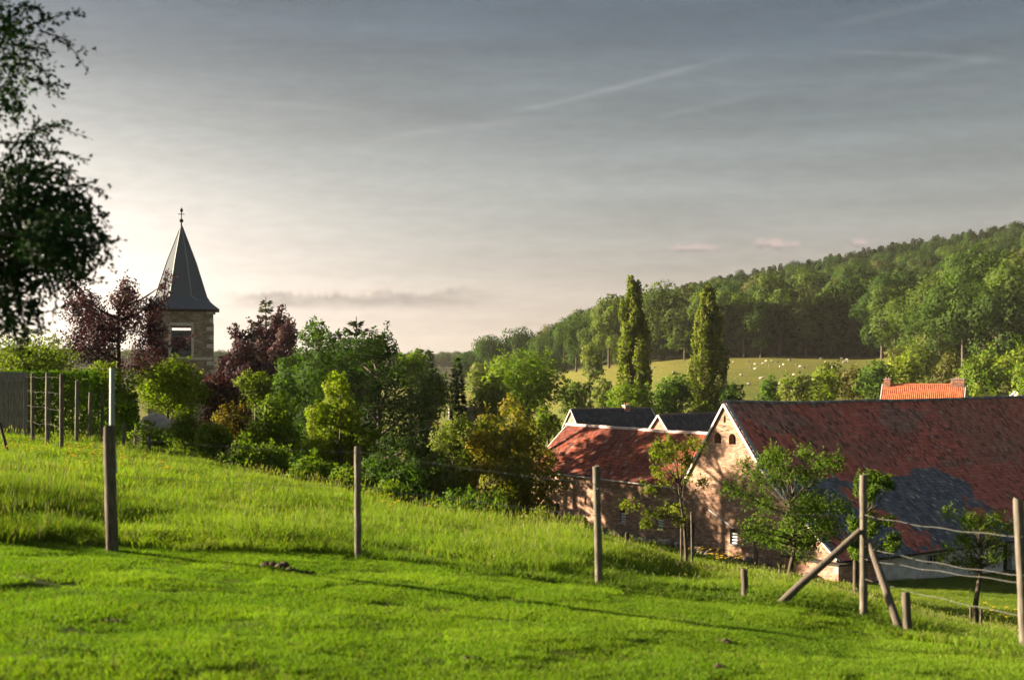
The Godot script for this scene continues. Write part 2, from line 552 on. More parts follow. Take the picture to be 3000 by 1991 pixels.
# A clipped hedge: leaves on and just under the faces of a box with soft edges.
func hedge(called: String, label: String, a: Vector3, b: Vector3, deep: float, h: float, l: float, cols: Array, category := "hedge") -> Node3D:
	var t := thing(called, label, category, a)
	var ax := b - a
	ax.y = 0
	var ln := ax.length()
	ax = ax.normalized()
	var az := ax.cross(Vector3.UP)   # towards the far side when ax points to the right
	var s := Shape.new()
	var area := ln * h * 2.0 + ln * deep + deep * h * 2.0
	var n := mini(int(area / (0.3 * l * l) * 1.6), 26000)
	for k in n:
		var pick_face := rng.randf() * area
		var u := rnd(0, ln)
		var y := rnd(0.0, h)
		var d := rnd(-deep * 0.5, deep * 0.5)
		var o := Vector3.UP
		if pick_face < ln * h:
			d = -deep * 0.5
			o = -az
		elif pick_face < ln * h * 2.0:
			d = deep * 0.5
			o = az
		elif pick_face < ln * h * 2.0 + ln * deep:
			y = h
		elif pick_face < area - deep * h:
			u = 0.0
			o = -ax
		else:
			u = ln
			o = ax
		var bump := 0.14 * fn.get_noise_3d(u * 40.0, y * 40.0, d * 40.0 + a.x) - absf(rng.randf() * rng.randf()) * 0.2
		var gy := ground(a.x + ax.x * u, -(a.z + ax.z * u)) - a.y
		var p := ax * u + az * d + Vector3(0, y, 0) + o * bump
		p.y = maxf(p.y, gy)
		var nr := (o + rdir() * 0.7).normalized()
		var dv := rdir()
		dv = (dv - nr * dv.dot(nr)).normalized()
		s.leaf(p, nr, dv, l * rnd(0.7, 1.25), l * 0.6, (nr + o).normalized(), pick(cols))
	part("foliage", s.mesh(), leaf_mat, t)
	var stems := Shape.new()
	var u := 0.3
	while u < ln:
		var g := ground(a.x + ax.x * u, -(a.z + ax.z * u)) - a.y
		var p := ax * u + Vector3(0, g - 0.05, 0)
		stems.tube([p, p + Vector3(rnd(-0.1, 0.1), h * 0.5, rnd(-0.1, 0.1)), p + Vector3(rnd(-0.2, 0.2), h * 0.85, 0)], [0.04, 0.025, 0.008], 5, false)
		u += 0.5
	part("stem", stems.mesh(), bark_mat, t)
	return t

# ------------------------------------------------------------------ sky
const EXPO := 6.4
const SUN_AZ := -76.0
const SUN_EL := 14.8
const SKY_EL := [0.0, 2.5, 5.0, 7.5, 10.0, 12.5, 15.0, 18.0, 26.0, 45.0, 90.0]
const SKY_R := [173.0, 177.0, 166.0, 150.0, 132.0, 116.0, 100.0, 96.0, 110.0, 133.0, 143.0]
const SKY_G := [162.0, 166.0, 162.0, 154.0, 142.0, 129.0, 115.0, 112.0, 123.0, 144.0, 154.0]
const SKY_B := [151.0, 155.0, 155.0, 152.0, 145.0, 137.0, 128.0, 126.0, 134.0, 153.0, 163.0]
const TRAILS := [[[1080.0, 276.0, 1270.0, 240.0, 1420.0, 204.0, 1560.0, 164.0, 1760.0, 112.0], 6.0, 0.085], [[1500.0, 272.0, 1640.0, 243.0, 1800.0, 208.0], 6.0, 0.04], [[1860.0, 117.0, 2140.0, 126.0, 2430.0, 154.0], 5.0, 0.06], [[1800.0, 240.0, 2100.0, 170.0, 2430.0, 100.0], 11.0, 0.03], [[1860.0, 70.0, 2080.0, 25.0, 2300.0, -30.0], 7.0, 0.04], [[820.0, 332.0, 1000.0, 300.0, 1320.0, 264.0], 9.0, 0.05], [[500.0, 230.0, 700.0, 244.0, 920.0, 264.0], 6.0, 0.045], [[1850.0, 236.0, 2100.0, 212.0, 2430.0, 196.0], 14.0, 0.035]]

func sky_color(az: float, el: float, detail: bool) -> Color:
	var e := maxf(el, 0.0)
	var s := fn.get_noise_2d(az * 1.1 + e * 1.5, e * 16.0) + 0.7 * fn.get_noise_2d(az * 3.2 - e * 4.0 + 70.0, e * 40.0)
	var wide := fn.get_noise_2d(az * 0.9 - 300.0, e * 5.0 + 70.0)
	var ee := maxf(0.0, e + wide * 1.3)
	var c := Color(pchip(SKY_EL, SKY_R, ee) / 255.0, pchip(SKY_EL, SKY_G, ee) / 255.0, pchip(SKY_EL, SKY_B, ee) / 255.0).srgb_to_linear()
	var v := 1.0 + 0.16 * s + 0.15 * wide
	var g := 0.0
	var da := wrapf(az - SUN_AZ, -180.0, 180.0)
	g = exp(-(pow(da / 37.0, 2.0) + pow((e - 3.5) / 7.0, 2.0))) * 8.5 + exp(-(pow(da / 55.0, 2.0) + pow((e - 5.0) / 14.0, 2.0))) * 0.4
	c = Color(c.r * v + g * 1.0, c.g * v + g * 0.885, c.b * v + g * 0.77)
	if detail:
		var x := CX + tan(deg_to_rad(az)) * F
		var y := HY - tan(deg_to_rad(e)) / cos(deg_to_rad(az)) * F
		for t in TRAILS:
			var pts: Array = t[0]
			var n := pts.size() / 2
			var best := 9.0
			var run := 0.0
			for q in n - 1:
				var o := Vector2(pts[q * 2], pts[q * 2 + 1])
				var d := Vector2(pts[q * 2 + 2], pts[q * 2 + 3]) - o
				var r := Vector2(x, y) - o
				var u := clampf(r.dot(d) / d.length_squared(), 0.0, 1.0)
				var off: float = (r - d * u).length() / t[1]
				if off < best:
					best = off
					run = (q + u) / (n - 1.0)
			if best < 3.0:
				var k: float = t[2] * exp(-best * best) * smoothstep(0.0, 0.3, minf(run, 1.0 - run)) * (0.85 + 0.4 * fn.get_noise_1d(x * 0.15 + pts[0]))
				c = Color(c.r + k * 0.95, c.g + k * 0.9, c.b + k * 0.88)
		# a low flat bank of grey cloud and two small pink puffs
		var top := 674.0 - 20.0 * fn.get_noise_1d(x * 0.28) - 10.0 * fn.get_noise_1d(x * 0.9 + 60.0) - 8.0 * fn.get_noise_1d(x * 2.6)
		var bank := smoothstep(470.0, 640.0, x) * (1.0 - smoothstep(980.0, 1230.0, x)) * smoothstep(top - 4.0, top + 9.0, y) * (1.0 - smoothstep(696.0, 724.0, y))
		c = c.lerp(Color(0.33, 0.295, 0.28), (0.55 + 0.3 * fn.get_noise_2d(x * 0.7, y * 2.0)) * bank)
		var rim := smoothstep(600.0, 720.0, x) * (1.0 - smoothstep(900.0, 1010.0, x)) * exp(-pow((y - top + 4.0) / 6.0, 2.0))
		c = c.lerp(Color(0.85, 0.68, 0.56), 0.4 * rim)
		for p in [[1600.0, 572.0, 62.0, 11.0], [1790.0, 562.0, 52.0, 17.0], [1985.0, 558.0, 22.0, 15.0]]:
			var qx: float = (x - p[0]) / p[2]
			var qy: float = (y - p[1]) / p[3]
			var r := qx * qx + qy * qy + 0.9 * fn.get_noise_2d(x * 1.1, y * 2.2)
			c = c.lerp(Color(0.64, 0.51, 0.475) if qy < 0.2 else Color(0.33, 0.295, 0.29), 0.8 * (1.0 - smoothstep(0.15, 1.1, r)))
		var low := fn.get_noise_2d(x * 0.5, y * 3.0 + 900.0)
		c = c * (1.0 + 0.09 * low)
	return Color(c.r / EXPO, c.g / EXPO, c.b / EXPO)

func build_sky() -> Sky:
	var small := Image.create(512, 256, false, Image.FORMAT_RGBF)
	for y in 256:
		var el := 90.0 - (y + 0.5) / 256.0 * 180.0
		for x in 512:
			if el < -3.0:
				small.set_pixel(x, y, Color(0.05, 0.055, 0.035))
			else:
				small.set_pixel(x, y, sky_color(wrapf((x + 0.5) / 512.0 * 360.0, -180.0, 180.0), el, false))
	small.resize(4096, 2048, Image.INTERPOLATE_BILINEAR)
	for y in range(700, 1030):   # the part that is looked at, more finely
		var el := 90.0 - (y + 0.5) / 2048.0 * 180.0
		for x in range(-400, 400):
			var k := smoothstep(400.0, 340.0, absf(x)) * smoothstep(700.0, 760.0, y)
			if k > 0.0:
				var at := posmod(x, 4096)
				small.set_pixel(at, y, small.get_pixel(at, y).lerp(sky_color((x + 0.5) / 4096.0 * 360.0, el, true), k))
	var m := PanoramaSkyMaterial.new()
	m.panorama = ImageTexture.create_from_image(small)
	m.energy_multiplier = 1.0
	var s := Sky.new()
	s.sky_material = m
	return s

# ------------------------------------------------------------------ materials
func mat(c: Color, rough := 0.85, spec := 0.3) -> StandardMaterial3D:
	var m := StandardMaterial3D.new()
	m.albedo_color = c
	m.roughness = rough
	m.metallic_specular = spec
	return m

func noise_tex(size: int, freq: float, seed_: int, lo: Color, hi: Color, oct := 4, stretch := false) -> ImageTexture:
	var n := FastNoiseLite.new()
	n.seed = seed_
	n.frequency = freq
	n.fractal_octaves = oct
	var im := n.get_seamless_image(size, size)
	im.convert(Image.FORMAT_RGB8)
	for y in size:
		for x in size:
			var t := im.get_pixel(x, y).r
			im.set_pixel(x, y, lo.lerp(hi, t))
	return ImageTexture.create_from_image(im)

func triplanar(m: StandardMaterial3D, tex: Texture2D, scale: Vector3, world := false, bump := 0.0) -> StandardMaterial3D:
	m.albedo_texture = tex
	m.uv1_triplanar = true
	m.uv1_world_triplanar = world
	m.uv1_scale = scale
	if bump > 0.0:
		m.heightmap_enabled = true
		m.heightmap_texture = tex
		m.heightmap_scale = bump
	return m

func brick_tex(cols: Array, joint: Color, seed_: int) -> ImageTexture:   # 4 m by 4 m of wall
	var r := RandomNumberGenerator.new()
	r.seed = seed_
	var im := Image.create(512, 512, false, Image.FORMAT_RGB8)
	im.fill(joint)
	var n := FastNoiseLite.new()
	n.seed = seed_
	n.frequency = 0.012
	var y := 0
	var row := 0
	while y < 512:
		var x := -14 if row % 2 else 0
		while x < 512:
			var c: Color = cols[r.randi() % cols.size()]
			var f := r.randf_range(0.8, 1.15) * (1.0 + 0.35 * n.get_noise_2d(absf(256 - x) * 0.7, absf(256 - y)))
			im.fill_rect(Rect2i(x, y, 26, 7), Color(c.r * f, c.g * f, c.b * f))
			x += 28
		y += 8
		row += 1
	return ImageTexture.create_from_image(im)

func build_materials() -> void:
	M.ground = mat(Color.WHITE, 0.95, 0.15)
	M.ground.vertex_color_use_as_albedo = true
	triplanar(M.ground, noise_tex(512, 0.02, 5, Color(0.55, 0.56, 0.52), Color(1, 1, 0.98), 5), Vector3(0.09, 0.09, 0.09), true)
	leaf_mat = mat(Color.WHITE, 0.8, 0.16)
	leaf_mat.vertex_color_use_as_albedo = true
	leaf_mat.backlight_enabled = true
	leaf_mat.backlight = Color(0.88, 0.97, 0.42)
	leaf_mat.cull_mode = BaseMaterial3D.CULL_DISABLED
	M.purple_leaf = leaf_mat.duplicate()
	M.purple_leaf.backlight = Color(0.72, 0.55, 0.58)
	M.shaded_leaf = leaf_mat.duplicate()
	M.shaded_leaf.backlight = Color(0.42, 0.5, 0.3)  # translucency cut so the near crown stays dark as if backlit
	M.grass = leaf_mat.duplicate()
	M.grass.roughness = 0.7
	M.grass.backlight = Color(0.88, 0.97, 0.4)
	bark_mat = triplanar(mat(Color.WHITE, 0.95, 0.2), noise_tex(256, 0.03, 8, lin(0.035, 0.028, 0.022), lin(0.12, 0.10, 0.08), 4), Vector3(1.5, 0.4, 1.5), false, 1.5)
	post_mat = triplanar(mat(Color.WHITE, 0.9, 0.2), noise_tex(256, 0.03, 9, lin(0.05, 0.045, 0.038), lin(0.2, 0.178, 0.15), 5), Vector3(5.0, 0.5, 5.0), false, 0.6)
	M.stake = triplanar(mat(Color.WHITE, 0.9, 0.2), noise_tex(256, 0.03, 10, lin(0.038, 0.033, 0.028), lin(0.16, 0.135, 0.115), 5), Vector3(5.0, 0.5, 5.0), false, 0.6)
	M.board = triplanar(mat(Color.WHITE, 0.9, 0.2), noise_tex(256, 0.03, 12, lin(0.09, 0.083, 0.08), lin(0.23, 0.215, 0.205), 4), Vector3(3.0, 0.4, 3.0), false, 0.4)
	M.wire = mat(lin(0.11, 0.11, 0.105), 0.75, 0.25)
	M.pipe = mat(lin(0.2, 0.24, 0.28), 0.6, 0.4)
	M.pipe.metallic = 0.4
	M.brick = triplanar(mat(Color.WHITE, 0.92, 0.2), brick_tex([lin(0.225, 0.125, 0.085), lin(0.275, 0.155, 0.105), lin(0.185, 0.105, 0.078), lin(0.28, 0.18, 0.13), lin(0.235, 0.145, 0.11)], lin(0.25, 0.195, 0.15), 3), Vector3(0.25, 0.25, 0.25))
	M.brick_red = triplanar(mat(Color.WHITE, 0.92, 0.2), brick_tex([lin(0.28, 0.12, 0.085), lin(0.34, 0.15, 0.1), lin(0.2, 0.10, 0.08)], lin(0.36, 0.3, 0.26), 4), Vector3(0.25, 0.25, 0.25))
	M.stonewall = triplanar(mat(Color.WHITE, 0.92, 0.2), brick_tex([lin(0.17, 0.145, 0.115), lin(0.21, 0.18, 0.14), lin(0.14, 0.12, 0.095)], lin(0.2, 0.18, 0.15), 6), Vector3(0.2, 0.2, 0.2))
	M.lime = triplanar(mat(Color.WHITE, 0.9, 0.25), noise_tex(256, 0.02, 14, lin(0.36, 0.36, 0.35), lin(0.66, 0.66, 0.64), 5), Vector3(0.3, 0.3, 0.3), false, 0.8)
	M.white = triplanar(mat(Color.WHITE, 0.7, 0.35), noise_tex(128, 0.04, 15, lin(0.34, 0.325, 0.31), lin(0.62, 0.59, 0.56), 4), Vector3(0.6, 0.6, 0.6))
	M.stone = triplanar(mat(Color.WHITE, 0.9, 0.25), noise_tex(128, 0.04, 16, lin(0.26, 0.25, 0.235), lin(0.5, 0.48, 0.45), 4), Vector3(0.6, 0.6, 0.6))
	M.slate = triplanar(mat(Color.WHITE, 0.75, 0.3), noise_tex(256, 0.05, 17, lin(0.048, 0.06, 0.082), lin(0.105, 0.127, 0.16), 4), Vector3(0.5, 1.2, 0.5))
	M.slate.vertex_color_use_as_albedo = true
	M.timber = mat(lin(0.03, 0.026, 0.022), 0.9)
	M.dark = mat(lin(0.02, 0.02, 0.022), 0.7)
	M.louvre = mat(lin(0.08, 0.085, 0.1), 0.7)
	M.slat = mat(lin(0.42, 0.46, 0.5), 0.7)
	M.lead = mat(lin(0.16, 0.175, 0.19), 0.5, 0.5)
	M.glass = mat(lin(0.02, 0.024, 0.03), 0.08, 0.6)
	M.tile = mat(Color.WHITE, 0.95, 0.12)
	M.tile.vertex_color_use_as_albedo = true
	M.soil = triplanar(mat(Color.WHITE, 0.95), noise_tex(128, 0.06, 18, lin(0.03, 0.022, 0.015), lin(0.1, 0.075, 0.05), 4), Vector3(6, 6, 6), false, 1.0)
	M.rock = triplanar(mat(Color.WHITE, 0.9), noise_tex(128, 0.05, 19, lin(0.2, 0.18, 0.165), lin(0.46, 0.42, 0.39), 4), Vector3(1, 1, 1), false, 1.0)
	M.rubble = triplanar(mat(Color.WHITE, 0.95), noise_tex(128, 0.05, 20, lin(0.06, 0.055, 0.045), lin(0.22, 0.19, 0.15), 4), Vector3(1.3, 1.3, 1.3), false, 1.0)
	M.wool = mat(lin(0.33, 0.31, 0.27), 0.95)
	M.flower = mat(lin(0.6, 0.42, 0.02), 0.7)

# ------------------------------------------------------------------ roofs
func tile_mesh() -> ArrayMesh:
	var s := Shape.new()
	var prof := [Vector2(-0.125, 0.012), Vector2(-0.085, 0.04), Vector2(-0.04, 0.03), Vector2(0.02, 0.006), Vector2(0.075, 0.004), Vector2(0.125, 0.02)]
	for k in prof.size() - 1:
		var a: Vector2 = prof[k]
		var b: Vector2 = prof[k + 1]
		s.quad(Vector3(a.x, a.y - 0.012, -0.18), Vector3(b.x, b.y - 0.012, -0.18), Vector3(b.x, b.y + 0.018, 0.18), Vector3(a.x, a.y + 0.018, 0.18))
		s.quad(Vector3(a.x, a.y + 0.018, 0.18), Vector3(b.x, b.y + 0.018, 0.18), Vector3(b.x, b.y - 0.006, 0.18), Vector3(a.x, a.y - 0.006, 0.18))
	return s.mesh()

func ridge_mesh(r := 0.13) -> ArrayMesh:   # half-round ridge tile, 0.42 m long
	var s := Shape.new()
	for k in 6:
		var a0 := PI * (k / 6.0 * 1.1 - 0.05)
		var a1 := PI * ((k + 1) / 6.0 * 1.1 - 0.05)
		var p0 := Vector3(cos(a0) * r, sin(a0) * r, 0)
		var p1 := Vector3(cos(a1) * r, sin(a1) * r, 0)
		var e := Vector3(0, 0, 0.21)
		s.quad(p0 * 1.06 - e, p0 + e, p1 + e, p1 * 1.06 - e)
		s.quad(p1 * 1.06 - e, p1 * 0.9 - e, p0 * 0.9 - e, p0 * 1.06 - e)
	return s.mesh()

var TILE: ArrayMesh
var TILE_MATS := {}
func tile_mat(c: Color) -> StandardMaterial3D:
	var key := "%d_%d_%d" % [int(c.r * 60), int(c.g * 90), int(c.b * 90)]
	if not TILE_MATS.has(key):
		TILE_MATS[key] = mat(c.linear_to_srgb(), 0.95, 0.12)
	return TILE_MATS[key]

# Lays tiles from o along u (nu metres) and down v (nv metres); color gives the colour of each, a clear one for none. Those nearest the eye are parts of their own.
func tile_roof(parent: Node3D, o: Vector3, u: Vector3, nu: float, v: Vector3, nv: float, color: Callable, singles := 0, sag = null) -> void:
	u = u.normalized()
	v = v.normalized()
	var nr := u.cross(v)
	if nr.y < 0: nr = -nr
	var b := Basis(nr.cross(v), nr, v)
	var all := []
	for r in int(nv / 0.29) + 1:
		for c in int(nu / 0.226):
			var a := (c + 0.5) * 0.226
			var d := minf(0.16 + r * 0.29, nv - 0.1)
			var col: Color = color.call(a, d)
			if col.a < 0.5: continue
			var p := o + u * a + v * d + nr * (0.03 + rnd(-0.006, 0.008))
			if sag != null: p.y += sag.call(a, d)
			var t := Transform3D(b.rotated(nr, rnd(-0.035, 0.035)).rotated(u, rnd(-0.02, 0.02)), p)
			all.append([t, col, (parent.transform * p).length()])
	if singles > 0:
		all.sort_custom(func(x, y): return x[2] < y[2])
		for k in mini(singles, all.size()):
			part("roof_tile", TILE, tile_mat(all[k][1]), parent, all[k][0])
		all = all.slice(mini(singles, all.size()))
	var ts: Array[Transform3D] = []
	var cs := PackedColorArray()
	for k in all:
		ts.append(k[0])
		cs.append(k[1])
	if ts.size(): copies("roof_tiles", TILE, M.tile, parent, ts, cs)

func slab(a: Vector3, b: Vector3, c: Vector3, d: Vector3, thick: float) -> ArrayMesh:   # a sheet a-b-c-d with thickness downwards
	var s := Shape.new()
	var k := Vector3(0, -thick, 0)
	s.quad(a, b, c, d)
	s.quad(d + k, c + k, b + k, a + k)
	s.quad(b, a, a + k, b + k)
	s.quad(c, b, b + k, c + k)
	s.quad(d, c, c + k, d + k)
	s.quad(a, d, d + k, a + k)
	return s.mesh()

func beam(a: Vector3, b: Vector3, w: float, h: float, up := Vector3.UP) -> ArrayMesh:   # a bevelled plank from a to b, h along up, w across
	var s := Shape.new()
	var ln := a.distance_to(b)
	s.box(Vector3(-w * 0.5, -h * 0.5, 0), Vector3(w * 0.5, h * 0.5, ln), minf(w, h) * 0.12)
	var z := (b - a).normalized()
	var x := up.cross(z).normalized()
	var bs := Basis(x, z.cross(x), z)
	for k in s.v.size():
		s.v[k] = a + bs * s.v[k]
		s.n[k] = bs * s.n[k]
	return s.mesh()

func csg_wall(parent: Node3D, called: String, poly: Array, depth: float, m: Material, holes: Array, at := Transform3D()) -> void:
	var w := CSGPolygon3D.new()
	w.name = called
	w.polygon = PackedVector2Array(poly)
	w.depth = depth
	w.material = m
	w.transform = at
	parent.add_child(w, true)
	for h in holes:
		var c := CSGPolygon3D.new()
		c.name = "opening"
		c.polygon = PackedVector2Array(h)
		c.depth = depth + 1.0
		c.position.z = 0.5
		c.operation = CSGShape3D.OPERATION_SUBTRACTION
		c.material = m
		w.add_child(c, true)

func rect(x0: float, y0: float, x1: float, y1: float) -> Array:
	return [Vector2(x0, y0), Vector2(x0, y1), Vector2(x1, y1), Vector2(x1, y0)]

func arch(x: float, y: float, w: float, h: float) -> Array:
	var out := [Vector2(x - w / 2, y)]
	for k in 9:
		var a := PI * (1.0 - k / 8.0)
		out.append(Vector2(x + cos(a) * w / 2, y + h - w / 2 + sin(a) * w / 2))
	out.append(Vector2(x + w / 2, y))
	return out

func shutter(parent: Node3D, x: float, y0: float, y1: float, w: float) -> void:
	var p := part("window", box_mesh(Vector3(x - w / 2, y0, -0.34), Vector3(x + w / 2, y1, -0.3)), M.dark, parent)
	var n := 4
	for k in n:
		var y := lerpf(y0 + 0.06, y1 - 0.32, k / (n - 1.0))
		part("slat", beam(Vector3(x - w / 2 + 0.02, y, -0.16), Vector3(x + w / 2 - 0.02, y, -0.16), 0.1, 0.12, Vector3(0, 1, -0.4)), M.slat, p)
	part("sill", box_mesh(Vector3(x - w / 2 - 0.05, y0 - 0.08, -0.3), Vector3(x + w / 2 + 0.05, y0 - 0.004, 0.05), 0.01), M.stone, p)

const TURN := -0.98
func red_tile(base: Color) -> Color:
	var c := base
	var f := rnd(0.65, 1.2)
	if rng.randf() < 0.12: c = c.lerp(Color(0.06, 0.045, 0.045), 0.7)
	if rng.randf() < 0.035: c = c.lerp(Color(0.28, 0.26, 0.22), 0.5)
	return Color(c.r * f, c.g * f, c.b * f)

func build_barns() -> void:
	var base := Vector3(11.3, -11.8, -78.0)
	# the tall barn: x runs along the gable, -z along the ridge
	var t := thing("brick_barn", "tall brick barn with a mottled red and slate-grey tiled roof and pale gable edges", "barn", base, TURN)
	var gable := [Vector2(-0.71, -1.6), Vector2(-0.71, 4.5), Vector2(3.06, 9.6), Vector2(6.6, 5.36), Vector2(11.85, 1.2), Vector2(11.85, -1.6)]
	csg_wall(t, "gable_wall", gable, 0.45, M.brick, [arch(2.44, 7.2, 0.62, 0.68), arch(3.72, 7.2, 0.6, 0.66), arch(3.06, 8.5, 0.2, 0.42), rect(3.5, 1.15, 4.15, 2.1), rect(-0.3, -0.2, 0.35, 2.1), rect(9.1, -0.6, 9.9, 0.9)])
	shutter(t, 3.825, 1.15, 2.1, 0.65)
	for a in [[3.06, 8.28, 0.12], [2.8, 8.0, 0.1], [3.3, 8.05, 0.1]]:
		part("wall_anchor", beam(Vector3(a[0] - a[2], a[1], 0.03), Vector3(a[0] + a[2], a[1], 0.03), 0.04, 0.05), M.timber, t)
	var door := part("door", box_mesh(Vector3(-0.3, -0.2, -0.3), Vector3(0.35, 2.1, -0.26)), M.timber, t)
	part("threshold", box_mesh(Vector3(-0.4, -0.5, -0.2), Vector3(0.45, -0.2, 0.12), 0.02), M.stone, door)
	var side := [Vector2(0, -1.6), Vector2(0, 1.28), Vector2(36, 1.28), Vector2(36, -1.6)]
	csg_wall(t, "lean_to_wall", side, 0.35, M.lime, [rect(7.4, 0.28, 8.8, 0.82), rect(2.62, 0.2, 3.1, 0.85), rect(14.7, -0.9, 15.6, 0.9), rect(20.0, 0.2, 21.2, 0.8)], Transform3D(Basis(Vector3.UP, PI / 2), Vector3(11.85, 0, -0.46)))
	for k in 4:
		part("window_bar", box_mesh(Vector3(11.6, 0.28, -8.0 - k * 0.32), Vector3(11.66, 0.82, -7.95 - k * 0.32)), M.slat, t)
	part("back_wall", box_mesh(Vector3(-0.71, -1.6, -37.0), Vector3(-0.3, 4.5, -0.46)), M.brick, t)
	csg_wall(t, "end_wall", gable, 0.4, M.brick, [], Transform3D(Basis(), Vector3(0, 0, -36.6)))
	var sag := func(a: float, _d: float) -> float: return 0.13 * fn.get_noise_1d(a * 3.2 + 17.0) - 0.1 * sin(PI * a / 30.0)
	for q in [[Vector3(3.06, 9.66, 0.1), Vector3(6.62, 5.42, 0.1)], [Vector3(6.62, 5.42, 0.1), Vector3(12.15, 1.16, 0.1)], [Vector3(-0.9, 4.22, 0.1), Vector3(3.06, 9.66, 0.1)]]:
		var e := Vector3(0, 0, -37.2)
		part("roof_deck", slab(q[0] + Vector3(0, -0.1, 0), q[0] + e + Vector3(0, -0.1, 0), q[1] + e + Vector3(0, -0.1, 0), q[1] + Vector3(0, -0.1, 0), 0.08), M.timber, t)
	var upper := func(a: float, d: float) -> Color:
		var n := fn.get_noise_2d(a * 7.0, d * 12.0)
		var c := Color(0.41, 0.12, 0.096).lerp(Color(0.29, 0.115, 0.098), clampf(0.35 + n * 1.4, 0, 1))
		if fn.get_noise_2d(a * 5.0 + 300.0, d * 9.0) > 0.32: c = c.lerp(Color(0.2, 0.17, 0.145), 0.45)
		if a > 20.0: c = c.lerp(Color(0.29, 0.13, 0.095), 0.5)
		return red_tile(c)
	var lower := func(a: float, d: float) -> Color:
		var n := fn.get_noise_2d(a * 9.0 + 90.0, d * 5.0)
		var edge := a + 0.8 * fn.get_noise_2d(d * 20.0, 5.0) * 1.5
		if edge < 16.6 and d > 0.5 + 1.6 * n + 0.5 * fn.get_noise_1d(a * 12.0) and n < 0.33 + 0.25 * fn.get_noise_2d(a * 40.0, d * 40.0):
			var g := Color(0.095, 0.112, 0.142)
			if rng.randf() < 0.07: g = Color(0.22, 0.22, 0.22)
			var f := rnd(0.6, 1.45)
			return Color(g.r * f, g.g * f, g.b * f)
		return red_tile(Color(0.37, 0.118, 0.094))
	tile_roof(t, Vector3(3.06, 9.66, 0.12), Vector3(0, 0, -1), 36.6, Vector3(3.56, -4.24, 0), 5.5, upper, 0, sag)
	tile_roof(t, Vector3(6.62, 5.42, 0.12), Vector3(0, 0, -1), 36.6, Vector3(5.53, -4.26, 0), 6.95, lower, 300, sag)
	tile_roof(t, Vector3(3.06, 9.66, 0.12), Vector3(0, 0, -1), 8.0, Vector3(-3.96, -5.44, 0), 6.6, upper, 0)
	var rm := ridge_mesh(0.15)
	for k in 86:
		var p := Vector3(3.06, 9.66 + 0.02 + sag.call(k * 0.42, 0.0), 0.1 - (k + 0.5) * 0.42)
		part("ridge_tile", rm, tile_mat(Color(0.1, 0.1, 0.105) * (1.0 if k % 3 else 1.7)), t, Transform3D(Basis(Vector3.UP, rnd(-0.04, 0.04)), p))
	part("verge_board", beam(Vector3(3.06, 9.62, 0.1), Vector3(6.62, 5.38, 0.1), 0.1, 0.17), M.white, t)
	part("verge_board", beam(Vector3(3.06, 9.62, 0.1), Vector3(-0.75, 4.38, 0.1), 0.1, 0.14), M.white, t)
	part("verge_board", beam(Vector3(6.62, 5.38, 0.1), Vector3(12.0, 1.24, 0.1), 0.08, 0.13), M.stone, t)
	part("verge_tile", beam(Vector3(3.18, 9.7, -0.1), Vector3(6.72, 5.48, -0.1), 0.28, 0.05), M.lead, t)
	part("gutter", beam(Vector3(12.2, 1.08, 0.1), Vector3(12.2, 1.08, -37.0), 0.1, 0.09), M.timber, t)
	var pipe := Shape.new()
	pipe.tube([Vector3(1.7, 3.05, 0.05), Vector3(3.9, 2.15, 0.05)], [0.04, 0.04], 6)
	part("wall_pipe", pipe.mesh(), M.slat, t)
	# the brick outhouse against its corner
	var a := thing("brick_outhouse", "small flat-roofed brick outhouse against the barn corner", "outhouse", base + Basis(Vector3.UP, TURN) * Vector3(10.4, 0, 0.5), TURN)
	part("wall", box_mesh(Vector3(-2.0, -1.6, -3.1), Vector3(2.05, 1.02, 0)), M.brick_red, a)
	part("roof", slab(Vector3(-2.1, 1.12, -3.2), Vector3(2.2, 1.12, -3.2), Vector3(2.2, 1.12, 0.12), Vector3(-2.1, 1.12, 0.12), 0.1), M.timber, a)
	part("corner_stone", box_mesh(Vector3(1.78, 0.55, -0.3), Vector3(2.08, 1.0, 0.02), 0.02), M.rock, a)
	# the long low barn
	var b := thing("long_barn", "long low brick barn with a red tiled roof and a pale ridge", "barn", base + Basis(Vector3.UP, TURN) * Vector3(-17.3, 0, 0), TURN)
	var hole := [rect(10.15, 1.35, 10.8, 2.25), rect(14.0, 1.3, 14.65, 2.2), rect(6.2, 2.2, 6.45, 2.75), rect(4.9, 2.2, 5.1, 2.6), rect(2.4, -0.4, 3.3, 2.0), rect(6.1, 0.6, 6.45, 1.3)]
	csg_wall(b, "front_wall", rect(0, -1.8, 16.58, 4.45), 0.4, M.brick, hole)
	shutter(b, 10.475, 1.35, 2.25, 0.65)
	shutter(b, 14.325, 1.3, 2.2, 0.65)
	part("door", box_mesh(Vector3(2.4, -0.4, -0.3), Vector3(3.3, 2.0, -0.25)), M.timber, b)
	part("wall_plate", box_mesh(Vector3(0.0, 4.16, 0.004), Vector3(16.56, 4.3, 0.12), 0.01), M.timber, b)
	csg_wall(b, "end_wall", [Vector2(0, -1.8), Vector2(0, 4.3), Vector2(3.2, 7.3), Vector2(6.4, 4.3), Vector2(6.4, -1.8)], 0.35, M.brick, [], Transform3D(Basis(Vector3.UP, PI / 2), Vector3(0.0, 0, 0)))
	part("back_wall", box_mesh(Vector3(0, -1.8, -6.4), Vector3(16.5, 4.3, -6.0)), M.brick, b)
	part("roof_deck", slab(Vector3(-0.15, 4.24, 0.36), Vector3(-0.15, 7.42, -3.2), Vector3(18.9, 7.42, -3.2), Vector3(16.5, 4.24, 0.36), 0.07), M.timber, b)
	part("roof_deck", slab(Vector3(-0.15, 7.42, -3.2), Vector3(-0.15, 4.24, -6.76), Vector3(18.9, 4.24, -6.76), Vector3(18.9, 7.42, -3.2), 0.07), M.timber, b)
